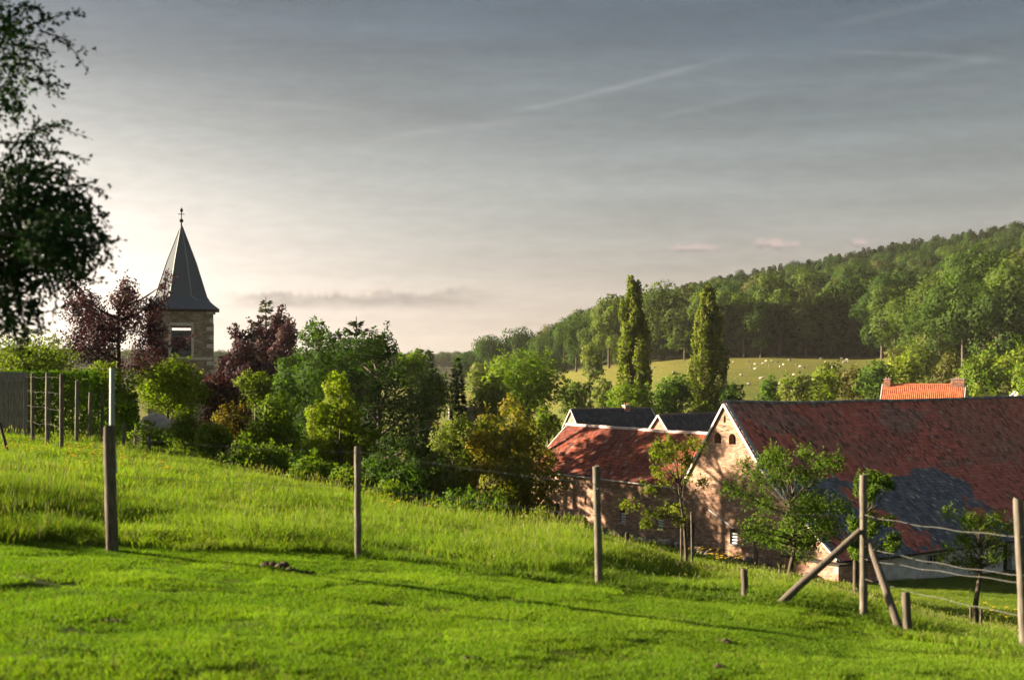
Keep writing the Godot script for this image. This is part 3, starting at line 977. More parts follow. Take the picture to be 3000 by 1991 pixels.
	var lim := func(x: float, d: float) -> Color:
		if x > lerpf(18.7, 16.6, d / 4.75): return Color(0, 0, 0, 0)
		var n := fn.get_noise_2d(x * 8.0 + 700.0, d * 8.0)
		return red_tile(Color(0.25, 0.075, 0.05).lerp(Color(0.17, 0.06, 0.05), clampf(0.4 + n * 1.3, 0, 1)))
	var sag2 := func(x: float, _d: float) -> float: return 0.1 * fn.get_noise_1d(x * 4.0 + 317.0)
	tile_roof(b, Vector3(-0.1, 7.46, -3.2), Vector3(1, 0, 0), 19.0, Vector3(0, -3.18, 3.56), 4.75, lim, 200, sag2)
	tile_roof(b, Vector3(-0.1, 7.46, -3.2), Vector3(1, 0, 0), 19.0, Vector3(0, -3.18, -3.56), 4.75, lim, 0, sag2)
	for k in 43:
		part("ridge_tile", rm, tile_mat(Color(0.52, 0.4, 0.37) * rnd(0.75, 1.1)), b, Transform3D(Basis(Vector3.UP, PI / 2 + rnd(-0.05, 0.05)), Vector3(-0.05 + k * 0.42, 7.46 + sag2.call(k * 0.42, 0.0), -3.2)))
	part("verge_board", beam(Vector3(-0.12, 7.46, -3.2), Vector3(-0.12, 4.26, 0.38), 0.12, 0.22), M.white, b)
	part("gutter", beam(Vector3(-0.1, 4.2, 0.42), Vector3(16.4, 4.2, 0.42), 0.1, 0.09), M.stone, b)

func house(called: String, label: String, at: Vector3, turn: float, ln: float, w: float, ridge: float, pitch: float, wallm: Material, tilec: Array, o := {}) -> Node3D:   # x along the ridge from 0 to ln; the ridge stands at height `ridge` over at
	var t := thing(called, label, "house", at, turn)
	var hw := w * 0.5
	var eave := ridge - hw * pitch
	csg_wall(t, "wall", [Vector2(-hw, -2), Vector2(-hw, eave), Vector2(0, ridge - 0.12), Vector2(hw, eave), Vector2(hw, -2)], ln, wallm, [], Transform3D(Basis(Vector3.UP, -PI / 2), Vector3(0, 0, 0)))
	for s in [1.0, -1.0]:
		part("roof_deck", slab(Vector3(-0.12, ridge, 0), Vector3(ln + 0.12, ridge, 0), Vector3(ln + 0.12, eave - 0.25 * pitch, s * (hw + 0.25)), Vector3(-0.12, eave - 0.25 * pitch, s * (hw + 0.25)), 0.06), M.timber, t)
		var len_v := Vector2(hw + 0.25, (hw + 0.25) * pitch).length()
		tile_roof(t, Vector3(-0.1, ridge + 0.02, 0), Vector3(1, 0, 0), ln + 0.2, Vector3(0, -pitch, s), len_v, func(_a, _d): return pick(tilec), 0)
		for e in [-0.16, ln + 0.16]:
			part("verge_board", beam(Vector3(e, ridge + 0.02, 0), Vector3(e, eave - 0.25 * pitch, s * (hw + 0.25)), 0.1, o.get("verge", 0.2)), M.white, t)
	var rm := ridge_mesh(0.13)
	var rc: Color = o.get("ridge_color", Color(0.12, 0.1, 0.1))
	for k in int(ln / 0.42):
		part("ridge_tile", rm, tile_mat(rc), t, Transform3D(Basis(Vector3.UP, PI / 2), Vector3((k + 0.5) * 0.42, ridge + 0.03, 0)))
	for c in o.get("chimneys", []):
		var ch := part("chimney", box_mesh(Vector3(c[0] - c[1] * 0.5, ridge - 1.2, -0.4), Vector3(c[0] + c[1] * 0.5, ridge + c[2], 0.4), 0.02), M.brick_red, t)
		part("chimney_cap", box_mesh(Vector3(c[0] - c[1] * 0.5 - 0.06, ridge + c[2], -0.46), Vector3(c[0] + c[1] * 0.5 + 0.06, ridge + c[2] + 0.08, 0.46), 0.02), M.stone, ch)
		for k in 2:
			var pot := Shape.new()
			pot.tube([Vector3(c[0] - 0.15 + 0.3 * k, ridge + c[2] + 0.06, 0), Vector3(c[0] - 0.15 + 0.3 * k, ridge + c[2] + 0.3, 0)], [0.1, 0.08], 8)
			part("chimney_pot", pot.mesh(), M.brick_red, ch)
	return t

func build_houses() -> void:
	var slates := [Color(0.05, 0.058, 0.075), Color(0.07, 0.075, 0.09), Color(0.04, 0.048, 0.062)]
	var reds := [Color(0.42, 0.13, 0.065), Color(0.36, 0.11, 0.06), Color(0.46, 0.16, 0.08)]
	# behind the long barn, ridge in line with the tall barn
	var p := px3(1522, 958, 104)
	house("cottage", "cottage with slate-grey roof and pale gable edge behind the long barn", Vector3(p.x, -12.2, p.z), 0.591, 12.0, 6.0, p.y + 12.2, 1.05, M.brick_red, slates, {"verge": 0.16})
	p = px3(1320, 945, 128)
	house("farmhouse", "dark slate-roofed farmhouse beside the ivy-clad poplar", Vector3(p.x, -12.4, p.z), 0.35, 9.0, 6.0, p.y + 12.4, 0.9, M.stonewall, slates, {"verge": 0.12, "chimneys": [[6.2, 0.6, 0.35]]})
	p = px3(1040, 941, 132)
	house("house", "house with a grey roof and pale ridge half hidden by trees", Vector3(p.x, -12.4, p.z), 0.1, 8.0, 6.5, p.y + 12.4, 0.85, M.stonewall, [Color(0.10, 0.09, 0.095), Color(0.13, 0.11, 0.11)], {"ridge_color": Color(0.6, 0.52, 0.45)})
	p = px3(2040, 887, 150)
	house("red_roof_house", "house with bright orange-red roof and two brick chimneys behind the barn", Vector3(p.x, -11.5, p.z), -0.42, 9.2, 7.0, p.y + 11.5, 0.95, M.brick_red, reds, {"ridge_color": Color(0.42, 0.14, 0.08), "verge": 0.16, "chimneys": [[0.45, 0.75, 0.62], [8.5, 1.5, 0.68]]})
	p = px3(2348, 905, 170)
	house("garden_shed", "white-walled shed among bright bushes by the red-roofed house", Vector3(p.x, -9.5, p.z), 0.2, 4.0, 3.0, p.y + 9.7, 0.5, M.white, [Color(0.3, 0.12, 0.08)], {})

func build_church() -> void:
	var z := 120.0
	var c := px3(418, 850, z)
	var t := thing("church_tower", "stone church tower with a pointed slate spire and louvred belfry", "tower", Vector3(c.x, -13.0, c.z), 0.235)
	var H := 13.0
	var hw := 3.02
	var e := 5.76 + H       # eaves
	var wx0 := -0.78
	var wx1 := 1.12
	# four walls with a tall belfry opening in each
	for k in 4:
		var w2 := hw if k % 2 == 0 else hw - 0.5
		csg_wall(t, "wall", rect(-w2, -1.0, w2, e - 0.15), 0.5, M.stonewall, [rect(-0.85, H + 1.15, 1.0, H + 4.05)], Transform3D(Basis(Vector3.UP, k * PI / 2), Basis(Vector3.UP, k * PI / 2) * Vector3(0, 0, hw)))
	for k in 4:
		var b := Basis(Vector3.UP, k * PI / 2)
		var at := Transform3D(b, b * Vector3(0.07, 0, hw))
		var fr := part("belfry_window", box_mesh(Vector3(-1.16, H + 4.06, -0.2), Vector3(1.16, H + 4.36, 0.06), 0.02), M.stone, t, at)
		for s in [-1.0, 1.0]:
			part("jamb", box_mesh(Vector3(s * 1.04 - 0.12, H + 1.12, -0.2), Vector3(s * 1.04 + 0.12, H + 4.055, 0.05), 0.02), M.stone, fr)
		for j in 7:
			var y := H + 1.32 + j * 0.36
			part("louvre", beam(Vector3(-0.92, y, -0.22), Vector3(0.92, y, -0.22), 0.42, 0.06, Vector3(0, 1, 0.85)), M.louvre, fr)
		part("string_course", box_mesh(Vector3(-hw - 0.08 - 0.07, H + 0.83, -0.1), Vector3(hw + 0.08 - 0.07, H + 1.08, 0.1 + 0.001 * k), 0.02), M.stone, t, at)
		part("cornice", box_mesh(Vector3(-hw - 0.2 - 0.07, e - 0.35, -0.15), Vector3(hw + 0.2 - 0.07, e - 0.12, 0.2 + 0.001 * k), 0.02), M.timber, t, at)
	for k in 22:   # light corner stones
		for s in [-1.0, 1.0]:
			var y := 1.0 + k * 0.82
			if y > H + 0.4 and y < H + 1.12: continue
			var w := 0.62 if k % 2 else 0.36
			part("quoin", box_mesh(Vector3(s * (hw + 0.02) - (w if s > 0 else 0.0), y, hw - (0.36 if k % 2 else 0.62)), Vector3(s * (hw + 0.02) + (0.0 if s > 0 else w), y + 0.4, hw + 0.025), 0.02), M.stone, t)
	var dp := Shape.new()
	dp.tube([Vector3(hw + 0.1, H + 0.95, hw - 0.3), Vector3(hw + 0.1, H - 4.0, hw - 0.3)], [0.09, 0.09], 8)
	part("downpipe", dp.mesh(), M.slat, t)
	# spire: an eight-sided pyramid on a bell-cast square skirt
	var s := Shape.new()
	var rings := []
	for q in [[e - 0.12, 3.6, 1.0], [e + 0.25, 3.15, 0.8], [e + 0.75, 2.66, 0.35], [e + 1.15, 2.42, 0.0], [e + 4.5, 1.4, 0.0], [e + 8.05, 0.1, 0.0]]:
		var ring := []
		for j in 8:
			var a := PI / 8 + j * PI / 4
			var oct := Vector2(cos(a), sin(a)) / cos(PI / 8)
			var sq := Vector2(signf(oct.x), signf(oct.y))
			oct = oct.lerp(sq, q[2])
			ring.append(Vector3(oct.x * q[1], q[0], oct.y * q[1]))
		rings.append(ring)
	for r in rings.size() - 1:
		for j in 8:
			var n := (j + 1) % 8
			s.quad(rings[r + 1][j], rings[r + 1][n], rings[r][n], rings[r][j])
	var sp := part("spire", s.mesh(), M.slate, t)
	for j in 8:
		var hip := Shape.new()
		var pts := []
		for r in range(2, rings.size()): pts.append(rings[r][j] * 1.0)
		hip.tube(pts, [0.05, 0.05, 0.05, 0.04], 5)
		part("hip_flashing", hip.mesh(), M.lead, sp)
	var f := Shape.new()
	f.tube([Vector3(0, e + 7.8, 0), Vector3(0, e + 8.35, 0), Vector3(0, e + 9.9, 0)], [0.13, 0.06, 0.03], 8)
	f.ball(Vector3(0, e + 8.6, 0), Vector3(0.2, 0.2, 0.2))
	f.box(Vector3(-0.3, e + 9.2, -0.03), Vector3(0.3, e + 9.27, 0.03))
	f.ball(Vector3(0.02, e + 9.6, 0), Vector3(0.14, 0.2, 0.05))
	part("finial", f.mesh(), M.timber, sp)
	# the nave
	var nv := thing("church_nave", "low church nave with a dark red roof beside the tower", "church", Vector3(c.x + hw + 0.15, -13.0, c.z - 2.2), 0.2)
	csg_wall(nv, "wall", [Vector2(-3.6, -1), Vector2(-3.6, 10.2), Vector2(0, 14.0), Vector2(3.6, 10.2), Vector2(3.6, -1)], 15.0, M.stonewall, [], Transform3D(Basis(Vector3.UP, -PI / 2), Vector3.ZERO))
	for q in [1.0, -1.0]:
		part("roof_deck", slab(Vector3(0, 14.15, 0), Vector3(15.2, 14.15, 0), Vector3(15.2, 9.9, q * 4.0), Vector3(0, 9.9, q * 4.0), 0.07), M.timber, nv)
		tile_roof(nv, Vector3(0, 14.2, 0), Vector3(1, 0, 0), 15.2, Vector3(0, -4.25, q * 4.0), 5.8, func(_a, _d): return pick([Color(0.12, 0.045, 0.045), Color(0.09, 0.04, 0.042), Color(0.14, 0.055, 0.05)]), 0)
	for k in 3:
		part("window", box_mesh(Vector3(3.0 + k * 4.0, 5.5, 3.602), Vector3(4.2 + k * 4.0, 8.5, 3.64)), M.glass, nv)

# ------------------------------------------------------------------ fences
func post_mesh(h: float, r: float, lean: Vector3, bury := 0.25, sides := 14) -> ArrayMesh:
	var s := Shape.new()
	var pts := []
	var rad := []
	var n := 10
	for k in n + 1:
		var t := float(k) / n
		pts.append(Vector3(0, lerpf(-bury, h - 0.008, t), 0) + lean * t + Vector3(rnd(-1, 1), 0, rnd(-1, 1)) * r * 0.05)
		rad.append(r * rnd(0.95, 1.05) * lerpf(1.06, 0.96, t))
	pts.append(Vector3(0, h, 0) + lean)
	rad.append(r * 0.82)
	s.tube(pts, rad, sides, true, 0.035)
	return s.mesh()

var tops := {}
func fence_post(called: String, label: String, bx: float, by: float, tx: float, ty: float, r: float, m: Material, z := 0.0, group := "") -> Node3D:
	var at := hit(bx, by) if z == 0.0 else on_ground(bx, z)
	var d := -at.z
	var h := (HY - ty) / F * d - at.y
	var lean := Vector3((tx - CX) / F * d - at.x, 0, 0)
	var t := thing(called, label, "post", at, 0.0, group)
	part("timber", post_mesh(h, r, lean), m, t)
	tops[label] = [at, at + lean + Vector3(0, h, 0)]
	return t

func wire(label: String, a: Vector3, b: Vector3, sag: float, r := 0.0026, barbs := true) -> void:
	var s := Shape.new()
	var pts := []
	var rad := []
	var n := 30
	for k in n + 1:
		var t := float(k) / n
		pts.append(a.lerp(b, t) + Vector3(0, -sag * 4.0 * t * (1.0 - t) + 0.006 * sin(t * 23.0 + a.x * 7.0), 0.004 * cos(t * 31.0)) - a)
		rad.append(r)
	s.tube(pts, rad, 5, true)
	if barbs:
		var ln := a.distance_to(b)
		for k in int(ln / 0.13):
			var p: Vector3 = pts[int((k + 0.5) * 0.13 / ln * n)].lerp(pts[mini(n, int((k + 0.5) * 0.13 / ln * n) + 1)], rng.randf())
			for q in 2:
				var d := rdir() * 0.016
				s.tube([p - d, p + d], [r * 0.7, r * 0.4], 4, false)
	var t := thing("fence_wire", label, "wire", a)
	part("strand", s.mesh(), M.wire, t)

func along(e: Array, h: float, off := 0.0) -> Vector3:   # a point at height h on a post, off metres to its viewer's side
	var d: Vector3 = (e[1] - e[0])
	return e[0] + d * (h / d.y) + Vector3(0, 0, off)

func build_near_fence() -> void:
	var L1 := "thick weathered fence post with a metal pipe above its top, before the garden"
	var L2 := "slim weathered post before the yellow-green maple"
	var L3 := "straight grey post before the long barn wall"
	var L4 := "tall corner post propped by two slanting braces"
	var L5 := "stout round post ending the barbed wires, before the small crooked fruit tree"
	var p1 := fence_post("fence_post", L1, 259, 1272, 251, 983, 0.06, M.stake)
	var p1h := 0.0
	p1h = tops[L1][1].y - tops[L1][0].y
	var pipe := Shape.new()
	var pd: float = -tops[L1][0].z
	var tip: Vector3 = px3(253, 849, pd) - tops[L1][0]
	pipe.tube([Vector3(0.0, p1h - 0.5, -0.075), Vector3(0.0, p1h, -0.075) + Vector3(-0.03, 0, 0), tip + Vector3(0, 0, -0.075)], [0.026, 0.026, 0.026], 10)
	part("pipe", pipe.mesh(), M.pipe, p1)
	fence_post("fence_post", L2, 826, 1289, 825, 1029, 0.04, post_mat)
	fence_post("fence_post", L3, 1384, 1348, 1376, 1075, 0.042, post_mat)
	var c := fence_post("fence_post", L4, 1994, 1425, 1993, 1095, 0.042, post_mat)
	fence_post("fence_post", L5, 2369, 1516, 2350, 1150, 0.044, post_mat)
	var o: Vector3 = tops[L4][0]
	var d4 := -o.z
	for q in [[1787.0, 1392.0, 1.0, -0.05, 0.05], [2082.0, 1438.0, 0.9, 0.03, 0.075]]:
		var foot := hit(q[0], q[1])
		if q[0] > 2000.0: foot = on_ground(q[0], d4 - 0.75)
		var s := Shape.new()
		var a := foot - o + Vector3(0, -0.06, 0)
		var b := Vector3(q[3], q[2], q[4])
		s.tube([a, a.lerp(b, 0.3) + Vector3(0, 0.01, 0), a.lerp(b, 0.7), b], [0.045, 0.042, 0.04, 0.038], 12, true, 0.04)
		part("brace", s.mesh(), M.stake, c)
	var ft := fence_post("stake", "short square-topped stake in the orchard grass left over by the brace", 1721, 1380, 1718, 1312, 0.04, M.stake)
	ft.set_meta("label", "short grey stake standing alone on the lawn edge beside the slanting brace")
	fence_post("stake", "short leaning stake beside the foot of the steeper brace", 2099, 1444, 2091, 1366, 0.045, M.stake, d4 - 0.9)
	fence_post("stake", "thin dark stake beside the staked fruit tree, toward the long barn", 1448, 1268, 1447, 1228, 0.05, M.timber)
	fence_post("stake", "tall dark post at the foot of the tall barn's gable", 1745, 1312, 1744, 1228, 0.12, M.stake)
	# wires
	var e1: Array = tops[L1]
	var e2: Array = tops[L2]
	var e3: Array = tops[L3]
	var e4: Array = tops[L4]
	var e5: Array = tops[L5]
	var off := 0.052
	wire("top barbed wire from the corner post to the stout round post", along(e4, 1.17, off), along(e5, 1.12, off), 0.03)
	wire("second barbed wire down from the corner post to the stout round post", along(e4, 0.82, off), along(e5, 0.76, off), 0.035)
	wire("third barbed wire down from the corner post to the stout round post", along(e4, 0.68, off), along(e5, 0.69, off), 0.01)
	wire("lowest barbed wire from the corner post to the stout round post", along(e4, 0.46, off), along(e5, 0.38, off), 0.02)
	wire("thin top wire from the corner post to the straight grey post", along(e3, 1.1, off), along(e4, 1.14, off), 0.05, 0.0028)
	wire("thin lower wire from the corner post to the straight grey post", along(e3, 0.7, off), along(e4, 0.72, off), 0.05, 0.0024)
	wire("thin top wire between the slim post and the straight grey post", along(e2, 1.25, off), along(e3, 1.15, off), 0.02, 0.0036)
	wire("thin lower wire between the slim post and the straight grey post", along(e2, 0.86, off), along(e3, 0.8, off), 0.02, 0.0036)
	wire("thin top wire between the thick post and the slim post", along(e1, 1.2, off + 0.02), along(e2, 1.25, off), 0.03, 0.0022)
	wire("thin lower wire between the thick post and the slim post", along(e1, 0.8, off + 0.02), along(e2, 0.86, off), 0.03, 0.0022)

func build_garden_fence() -> void:
	# wire-mesh garden fence with slim posts
	var spec := [[51, 862, 1021], [75, 860, 985], [109, 860, 1040], [141, 862, 1050], [176, 877, 1038], [205, 904, 1034], [234, 902, 1032], [284, 975, 1038], [311, 985, 1036], [345, 1003, 1044]]
	var first := hit(spec[2][0], spec[2][2])
	var t := thing("garden_fence", "wire-mesh garden fence on a row of slim grey posts", "fence", first)
	var ends := []
	for q in spec:
		var at := hit(q[0], q[2])
		if -at.z > 44.0 or -at.z < 24.0: at = on_ground(q[0], 34.0)
		var h: float = (HY - q[1]) / F * -at.z - at.y
		part("post", post_mesh(h, 0.05 if q[0] != 109 else 0.065, Vector3(rnd(-0.04, 0.04), 0, 0), 0.2, 8), post_mat if q[0] % 3 else M.stake, t, Transform3D(Basis(), at - first))
		ends.append([at, h])
	for k in ends.size() - 1:
		var a: Array = ends[k]
		var b: Array = ends[k + 1]
		for j in 5:
			var s := Shape.new()
			var ha: float = a[1] * (0.15 + 0.2 * j)
			var hb: float = b[1] * (0.15 + 0.2 * j)
			var pa: Vector3 = a[0] - first + Vector3(0, ha, 0.06)
			var pb: Vector3 = b[0] - first + Vector3(0, hb, 0.06)
			s.tube([pa, pa.lerp(pb, 0.5) + Vector3(0, rnd(-0.1, 0.02), 0), pb], [0.002, 0.002, 0.002], 4, false)
			part("mesh_wire", s.mesh(), M.wire, t)
	# grey plank screen with a broad cap rail
	var a := on_ground(-70, 35.6)
	var b := on_ground(60, 35.6)
	var w := thing("plank_fence", "grey weathered plank screen with a broad top rail before the dark hedge", "fence", a)
	var ln := b.x - a.x
	var top := (HY - 858.0) / F * 35.6
	var k := 0
	var x := 0.0
	while x < ln:
		var g := ground(a.x + x, 35.6) - a.y
		part("board", box_mesh(Vector3(x + 0.006, g - 0.1, -0.012), Vector3(x + 0.135, top - a.y - 0.28, 0.012 + 0.004 * (k % 2)), 0.004), M.board, w)
		x += 0.14
		k += 1
	part("top_rail", box_mesh(Vector3(-0.02, top - a.y - 0.3, -0.03), Vector3(ln + 0.02, top - a.y, 0.04), 0.008), M.board, w)
	for q in [0.02, ln * 0.5, ln - 0.1]:
		part("post", box_mesh(Vector3(q, -0.3, -0.14), Vector3(q + 0.09, top - a.y - 0.02, -0.035), 0.006), M.board, w)
	var st := thing("leaning_stake", "dark stake leaning out of the long grass before the plank screen", "stake", hit(22, 1056))
	var up := px3(-2, 975, -st.position.z) - st.position
	var s := Shape.new()
	s.tube([Vector3(0, -0.1, 0), up * 0.5, up], [0.04, 0.036, 0.03], 8, true, 0.05)
	part("timber", s.mesh(), M.timber, st)

# ------------------------------------------------------------------ grass
func lawn_patch(n: int) -> ArrayMesh:
	var s := Shape.new()
	for k in n:
		var p := Vector3(rnd(-0.3, 0.3), -0.01, rnd(-0.3, 0.3))
		var a := rnd(0, TAU)
		var sd := Vector3(cos(a), 0, sin(a)) * rnd(0.0018, 0.0034)
		var h := rnd(0.022, 0.055)
		var d := Vector3(rnd(-1, 1), 0, rnd(-1, 1)) * h * 0.9
		var q := p + Vector3(0, h, 0) + d
		var nr := (q - p).cross(sd).normalized()
		if nr.y < 0:
			nr = -nr
			sd = -sd
		var f := rnd(0.75, 1.2)
		var c := Color(0.115, 0.21, 0.02).lerp(Color(0.16, 0.24, 0.028), rng.randf())
		if rng.randf() < 0.05: c = Color(0.22, 0.18, 0.07)
		c = Color(c.r * f, c.g * f, c.b * f)
		var b := s.v.size()
		var mid := p.lerp(q, 0.55) + Vector3(0, h * 0.1, 0)
		for pt in [p - sd, p + sd, mid + sd * 0.8, mid - sd * 0.8, q]:
			s.v.append(pt)
			s.n.append(nr)
			s.c.append(c)
		s.i.append_array([b, b + 1, b + 2, b, b + 2, b + 3, b + 3, b + 2, b + 4])
	return s.mesh()

func meadow_patch(n: int, tall: float, wide: float, seedy: float) -> ArrayMesh:
	var s := Shape.new()
	for k in n:
		var p := Vector3(rnd(-0.42, 0.42), -0.03, rnd(-0.42, 0.42))
		var a := rnd(0, TAU)
		var sd := Vector3(cos(a), 0, sin(a)) * rnd(0.5, 1.0) * wide
		var h := tall * (0.45 + 0.55 * sqrt(rng.randf()))
		var d := Vector3(rnd(-1, 1), 0, rnd(-1, 1)) * h * 0.45
		var seed_head := rng.randf() < seedy
		if seed_head:
			h *= 1.35
			d *= 0.5
			sd *= 0.45
		var m := p + Vector3(0, h * 0.6, 0) + d * 0.3
		var q := p + Vector3(0, h * (1.0 if seed_head else 0.92), 0) + d
		var nr := (q - p).cross(sd).normalized()
		if nr.y < 0:
			nr = -nr
			sd = -sd
		var f := rnd(0.75, 1.2)
		var c := Color(0.105, 0.19, 0.018).lerp(Color(0.165, 0.215, 0.035), rng.randf())
		if rng.randf() < 0.06: c = Color(0.2, 0.17, 0.08)
		c = Color(c.r * f, c.g * f, c.b * f)
		var b := s.v.size()
		for pt in [p - sd, p + sd, m + sd * 0.85, m - sd * 0.85, q]:
			s.v.append(pt)
			s.n.append(nr)
			s.c.append(c)
		s.i.append_array([b, b + 1, b + 2, b, b + 2, b + 3, b + 3, b + 2, b + 4])
		if seed_head:
			s.leaf(q - Vector3(0, h * 0.12, 0), nr, Vector3(d.x, h, d.z).normalized(), h * 0.2, wide * 1.8, nr, Color(0.16, 0.165, 0.07))
	return s.mesh()

func scatter(called: String, label: String, meshes: Array, spots: Array) -> void:   # spots: [x, z, scale, height scale, colour, mesh number]
	var g := Node3D.new()
	g.name = called
	add_child(g)
	tag(g, label, "grass", "", "stuff")
	for m in meshes.size():
		var ts: Array[Transform3D] = []
		var cs := PackedColorArray()
		for q in spots:
			if q[5] != m: continue
			var x: float = q[0]
			var z: float = q[1]
			var e := 0.3
			var y := ground(x, z)
			var nr := Vector3(-(ground(x + e, z) - ground(x - e, z)) / (2 * e), 1, (ground(x, z + e) - ground(x, z - e)) / (2 * e)).normalized()
			var bx := Vector3.RIGHT.rotated(Vector3.UP, rnd(0, TAU))
			bx = (bx - nr * bx.dot(nr)).normalized()
			var b := Basis(bx, nr, bx.cross(nr))
			ts.append(Transform3D(b.scaled_local(Vector3(q[2], q[3], q[2])), Vector3(x, y, -z)))
			cs.append(q[4])
		copies("blades", meshes[m], M.grass, g, ts, cs)

func build_grass() -> void:
	var lawn := []
	var z := 5.2
	while z < 15.2:
		var x := -0.62 * z - 1.0
		while x < 0.62 * z + 1.0:
			var qx := x + rnd(-0.15, 0.15)
			var qz := z + rnd(-0.15, 0.15)
			if qz < lawn_edge(qx) + 0.35:
				var n := fine.get_noise_2d(qx * 0.9 + 30.0, qz * 1.5)
				var n2 := fine.get_noise_2d(qx * 2.4 - 70.0, qz * 3.2)
				var f := clampf(1.0 + 0.2 * n + 0.18 * n2, 0.65, 1.3)
				var hs := clampf(0.75 + 0.45 * n2 + 0.3 * n, 0.4, 1.3)
				lawn.append([qx, qz, 1.0, hs, Color(f * (1.0 + 0.15 * n), f, f * 0.95), rng.randi() % 3])
			x += 0.4
		z += 0.4
	scatter("lawn_grass", "short mown bright green lawn grass", [lawn_patch(1500), lawn_patch(1500), lawn_patch(1500)], lawn)
	var tallg := []
	z = 7.6
	while z < 76.0:
		var step := 0.5 if z < 22.0 else (0.7 if z < 34.0 else 1.15)
		var sc := step / 0.62
		var x := -0.56 * z - 1.0
		var right := 0.56 * z + 1.0
		while x < right:
			var qx := x + rnd(-0.25, 0.25) * step
			var qz := z + rnd(-0.25, 0.25) * step
			var p := qx / qz * F + CX
			var far := 48.0 if p < 500.0 else (34.0 if p < 1000.0 else (40.0 if p < 1330.0 else 75.0))
			# open ground only: keep the grass out of the barns
			var bl := Basis(Vector3.UP, -TURN) * (Vector3(qx, 0, -qz) - Vector3(11.3, 0, -78.0))
			if qz > lawn_edge(qx) + 0.1 and qz < far and not (bl.z < -0.1 and bl.x < 12.0):
				var n := fine.get_noise_2d(qx * 0.5, qz * 0.6)
				var f := clampf(1.0 + 0.28 * n + rnd(-0.08, 0.08), 0.65, 1.3)
				var hs := clampf(1.0 + 0.7 * n, 0.5, 1.5)
				var edge := smoothstep(0.0, 1.6, qz - lawn_edge(qx))
				hs *= lerpf(0.4, 1.0, edge)
				if p > 1330.0: hs *= 0.62
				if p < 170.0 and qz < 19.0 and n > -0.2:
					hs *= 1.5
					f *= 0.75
				hs *= 1.0 - 0.3 * smoothstep(20.0, 30.0, qz)
				if qz > 40.0: hs *= 0.7
				var m := rng.randi() % 3
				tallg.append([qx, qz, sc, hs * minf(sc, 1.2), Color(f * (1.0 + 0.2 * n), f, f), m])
			x += step
		z += step
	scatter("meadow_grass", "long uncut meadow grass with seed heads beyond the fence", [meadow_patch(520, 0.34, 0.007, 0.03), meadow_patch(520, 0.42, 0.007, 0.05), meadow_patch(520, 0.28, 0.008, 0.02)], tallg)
	# buttercups
	var fl := Shape.new()
	for k in 5:
		var a := TAU * k / 5
		fl.leaf(Vector3(0, 0.0, 0), Vector3(cos(a) * -0.5, 0.86, sin(a) * -0.5).normalized(), Vector3(cos(a) * 0.86, 0.5, sin(a) * 0.86), 0.022, 0.02, Vector3.UP, Color.WHITE)
	var ts: Array[Transform3D] = []
	for c in [[215, 1085, 70, 70], [330, 1110, 60, 20], [60, 1060, 60, 25], [640, 1110, 90, 14], [1680, 1302, 40, 45], [1610, 1293, 30, 20], [950, 1190, 70, 20], [2330, 1440, 60, 40]]:
		for k in c[3]:
			var p := hit(c[0] + rnd(-c[2], c[2]), c[1] + rnd(-22, 22))
			ts.append(Transform3D(Basis(Vector3.UP, rnd(0, TAU)).scaled(Vector3.ONE * rnd(1.0, 2.2) * maxf(1.0, -p.z / 22.0)), p + Vector3(0, rnd(0.28, 0.46), 0)))
	var o := copies("buttercup_flowers", fl.mesh(), M.flower, self, ts, PackedColorArray())
	tag(o, "small yellow flowers scattered through the long grass", "flowers", "", "stuff")

func build_soil() -> void:
	var k := 0
	for c in [[628, 1314, 0.11, "largest dark molehill on the lawn before the slim post"], [664, 1318, 0.06, "small earth clod beside the largest molehill"], [520, 1313, 0.05, "pale earth clod between the thick post and the molehills"], [900, 1416, 0.05, "round dark clod alone on the open lawn"], [1090, 1521, 0.06, "dark clod low on the lawn before the straight grey post"], [1665, 1545, 0.05, "dark clod on the lawn below the slanting brace"], [715, 1322, 0.05, "flat clod at the end of the molehill row"], [1672, 1482, 0.07, "scraped dark soil patch on the lawn before the short stake"], [262, 1436, 0.05, "faint clod on the lawn before the thick post"], [1335, 1272, 0.06, "clod at the lawn edge beside the straight grey post"]]:
		var s := Shape.new()
		for j in 7:
			var r: float = c[2] * rnd(0.25, 0.55)
			s.ball(Vector3(rnd(-1, 1) * c[2], r * 0.25, rnd(-1, 1) * c[2]), Vector3(r, r * 0.6, r * rnd(0.7, 1.1)), 5, 7)
		for q in s.v.size():
			s.v[q] += rdir() * 0.006
		var o := part(numbered("molehill"), s.mesh(), M.soil, self, Transform3D(Basis(), hit(c[0], c[1]) + Vector3(0, 0.012, 0)))
		tag(o, c[3], "molehill", "clods of earth on the lawn")
		k += 1

# ------------------------------------------------------------------ planting
const MID := [Color(0.08, 0.14, 0.022), Color(0.06, 0.118, 0.02), Color(0.105, 0.16, 0.026)]
const DARK := [Color(0.05, 0.092, 0.022), Color(0.04, 0.075, 0.022), Color(0.065, 0.11, 0.026)]
const YEL := [Color(0.13, 0.175, 0.02), Color(0.10, 0.155, 0.02), Color(0.17, 0.19, 0.026)]
const PURPLE := [Color(0.055, 0.034, 0.043), Color(0.07, 0.038, 0.045), Color(0.042, 0.03, 0.04), Color(0.065, 0.05, 0.036)]
const COPPER := [Color(0.10, 0.045, 0.035), Color(0.13, 0.06, 0.03), Color(0.07, 0.035, 0.035), Color(0.12, 0.1, 0.025)]
const GOLD := [Color(0.26, 0.175, 0.035), Color(0.2, 0.165, 0.03), Color(0.28, 0.155, 0.035), Color(0.13, 0.14, 0.026)]
const OLIVE := [Color(0.115, 0.14, 0.04), Color(0.09, 0.115, 0.035), Color(0.14, 0.15, 0.04)]
const PALE := [Color(0.13, 0.155, 0.06), Color(0.10, 0.13, 0.05), Color(0.16, 0.17, 0.06)]
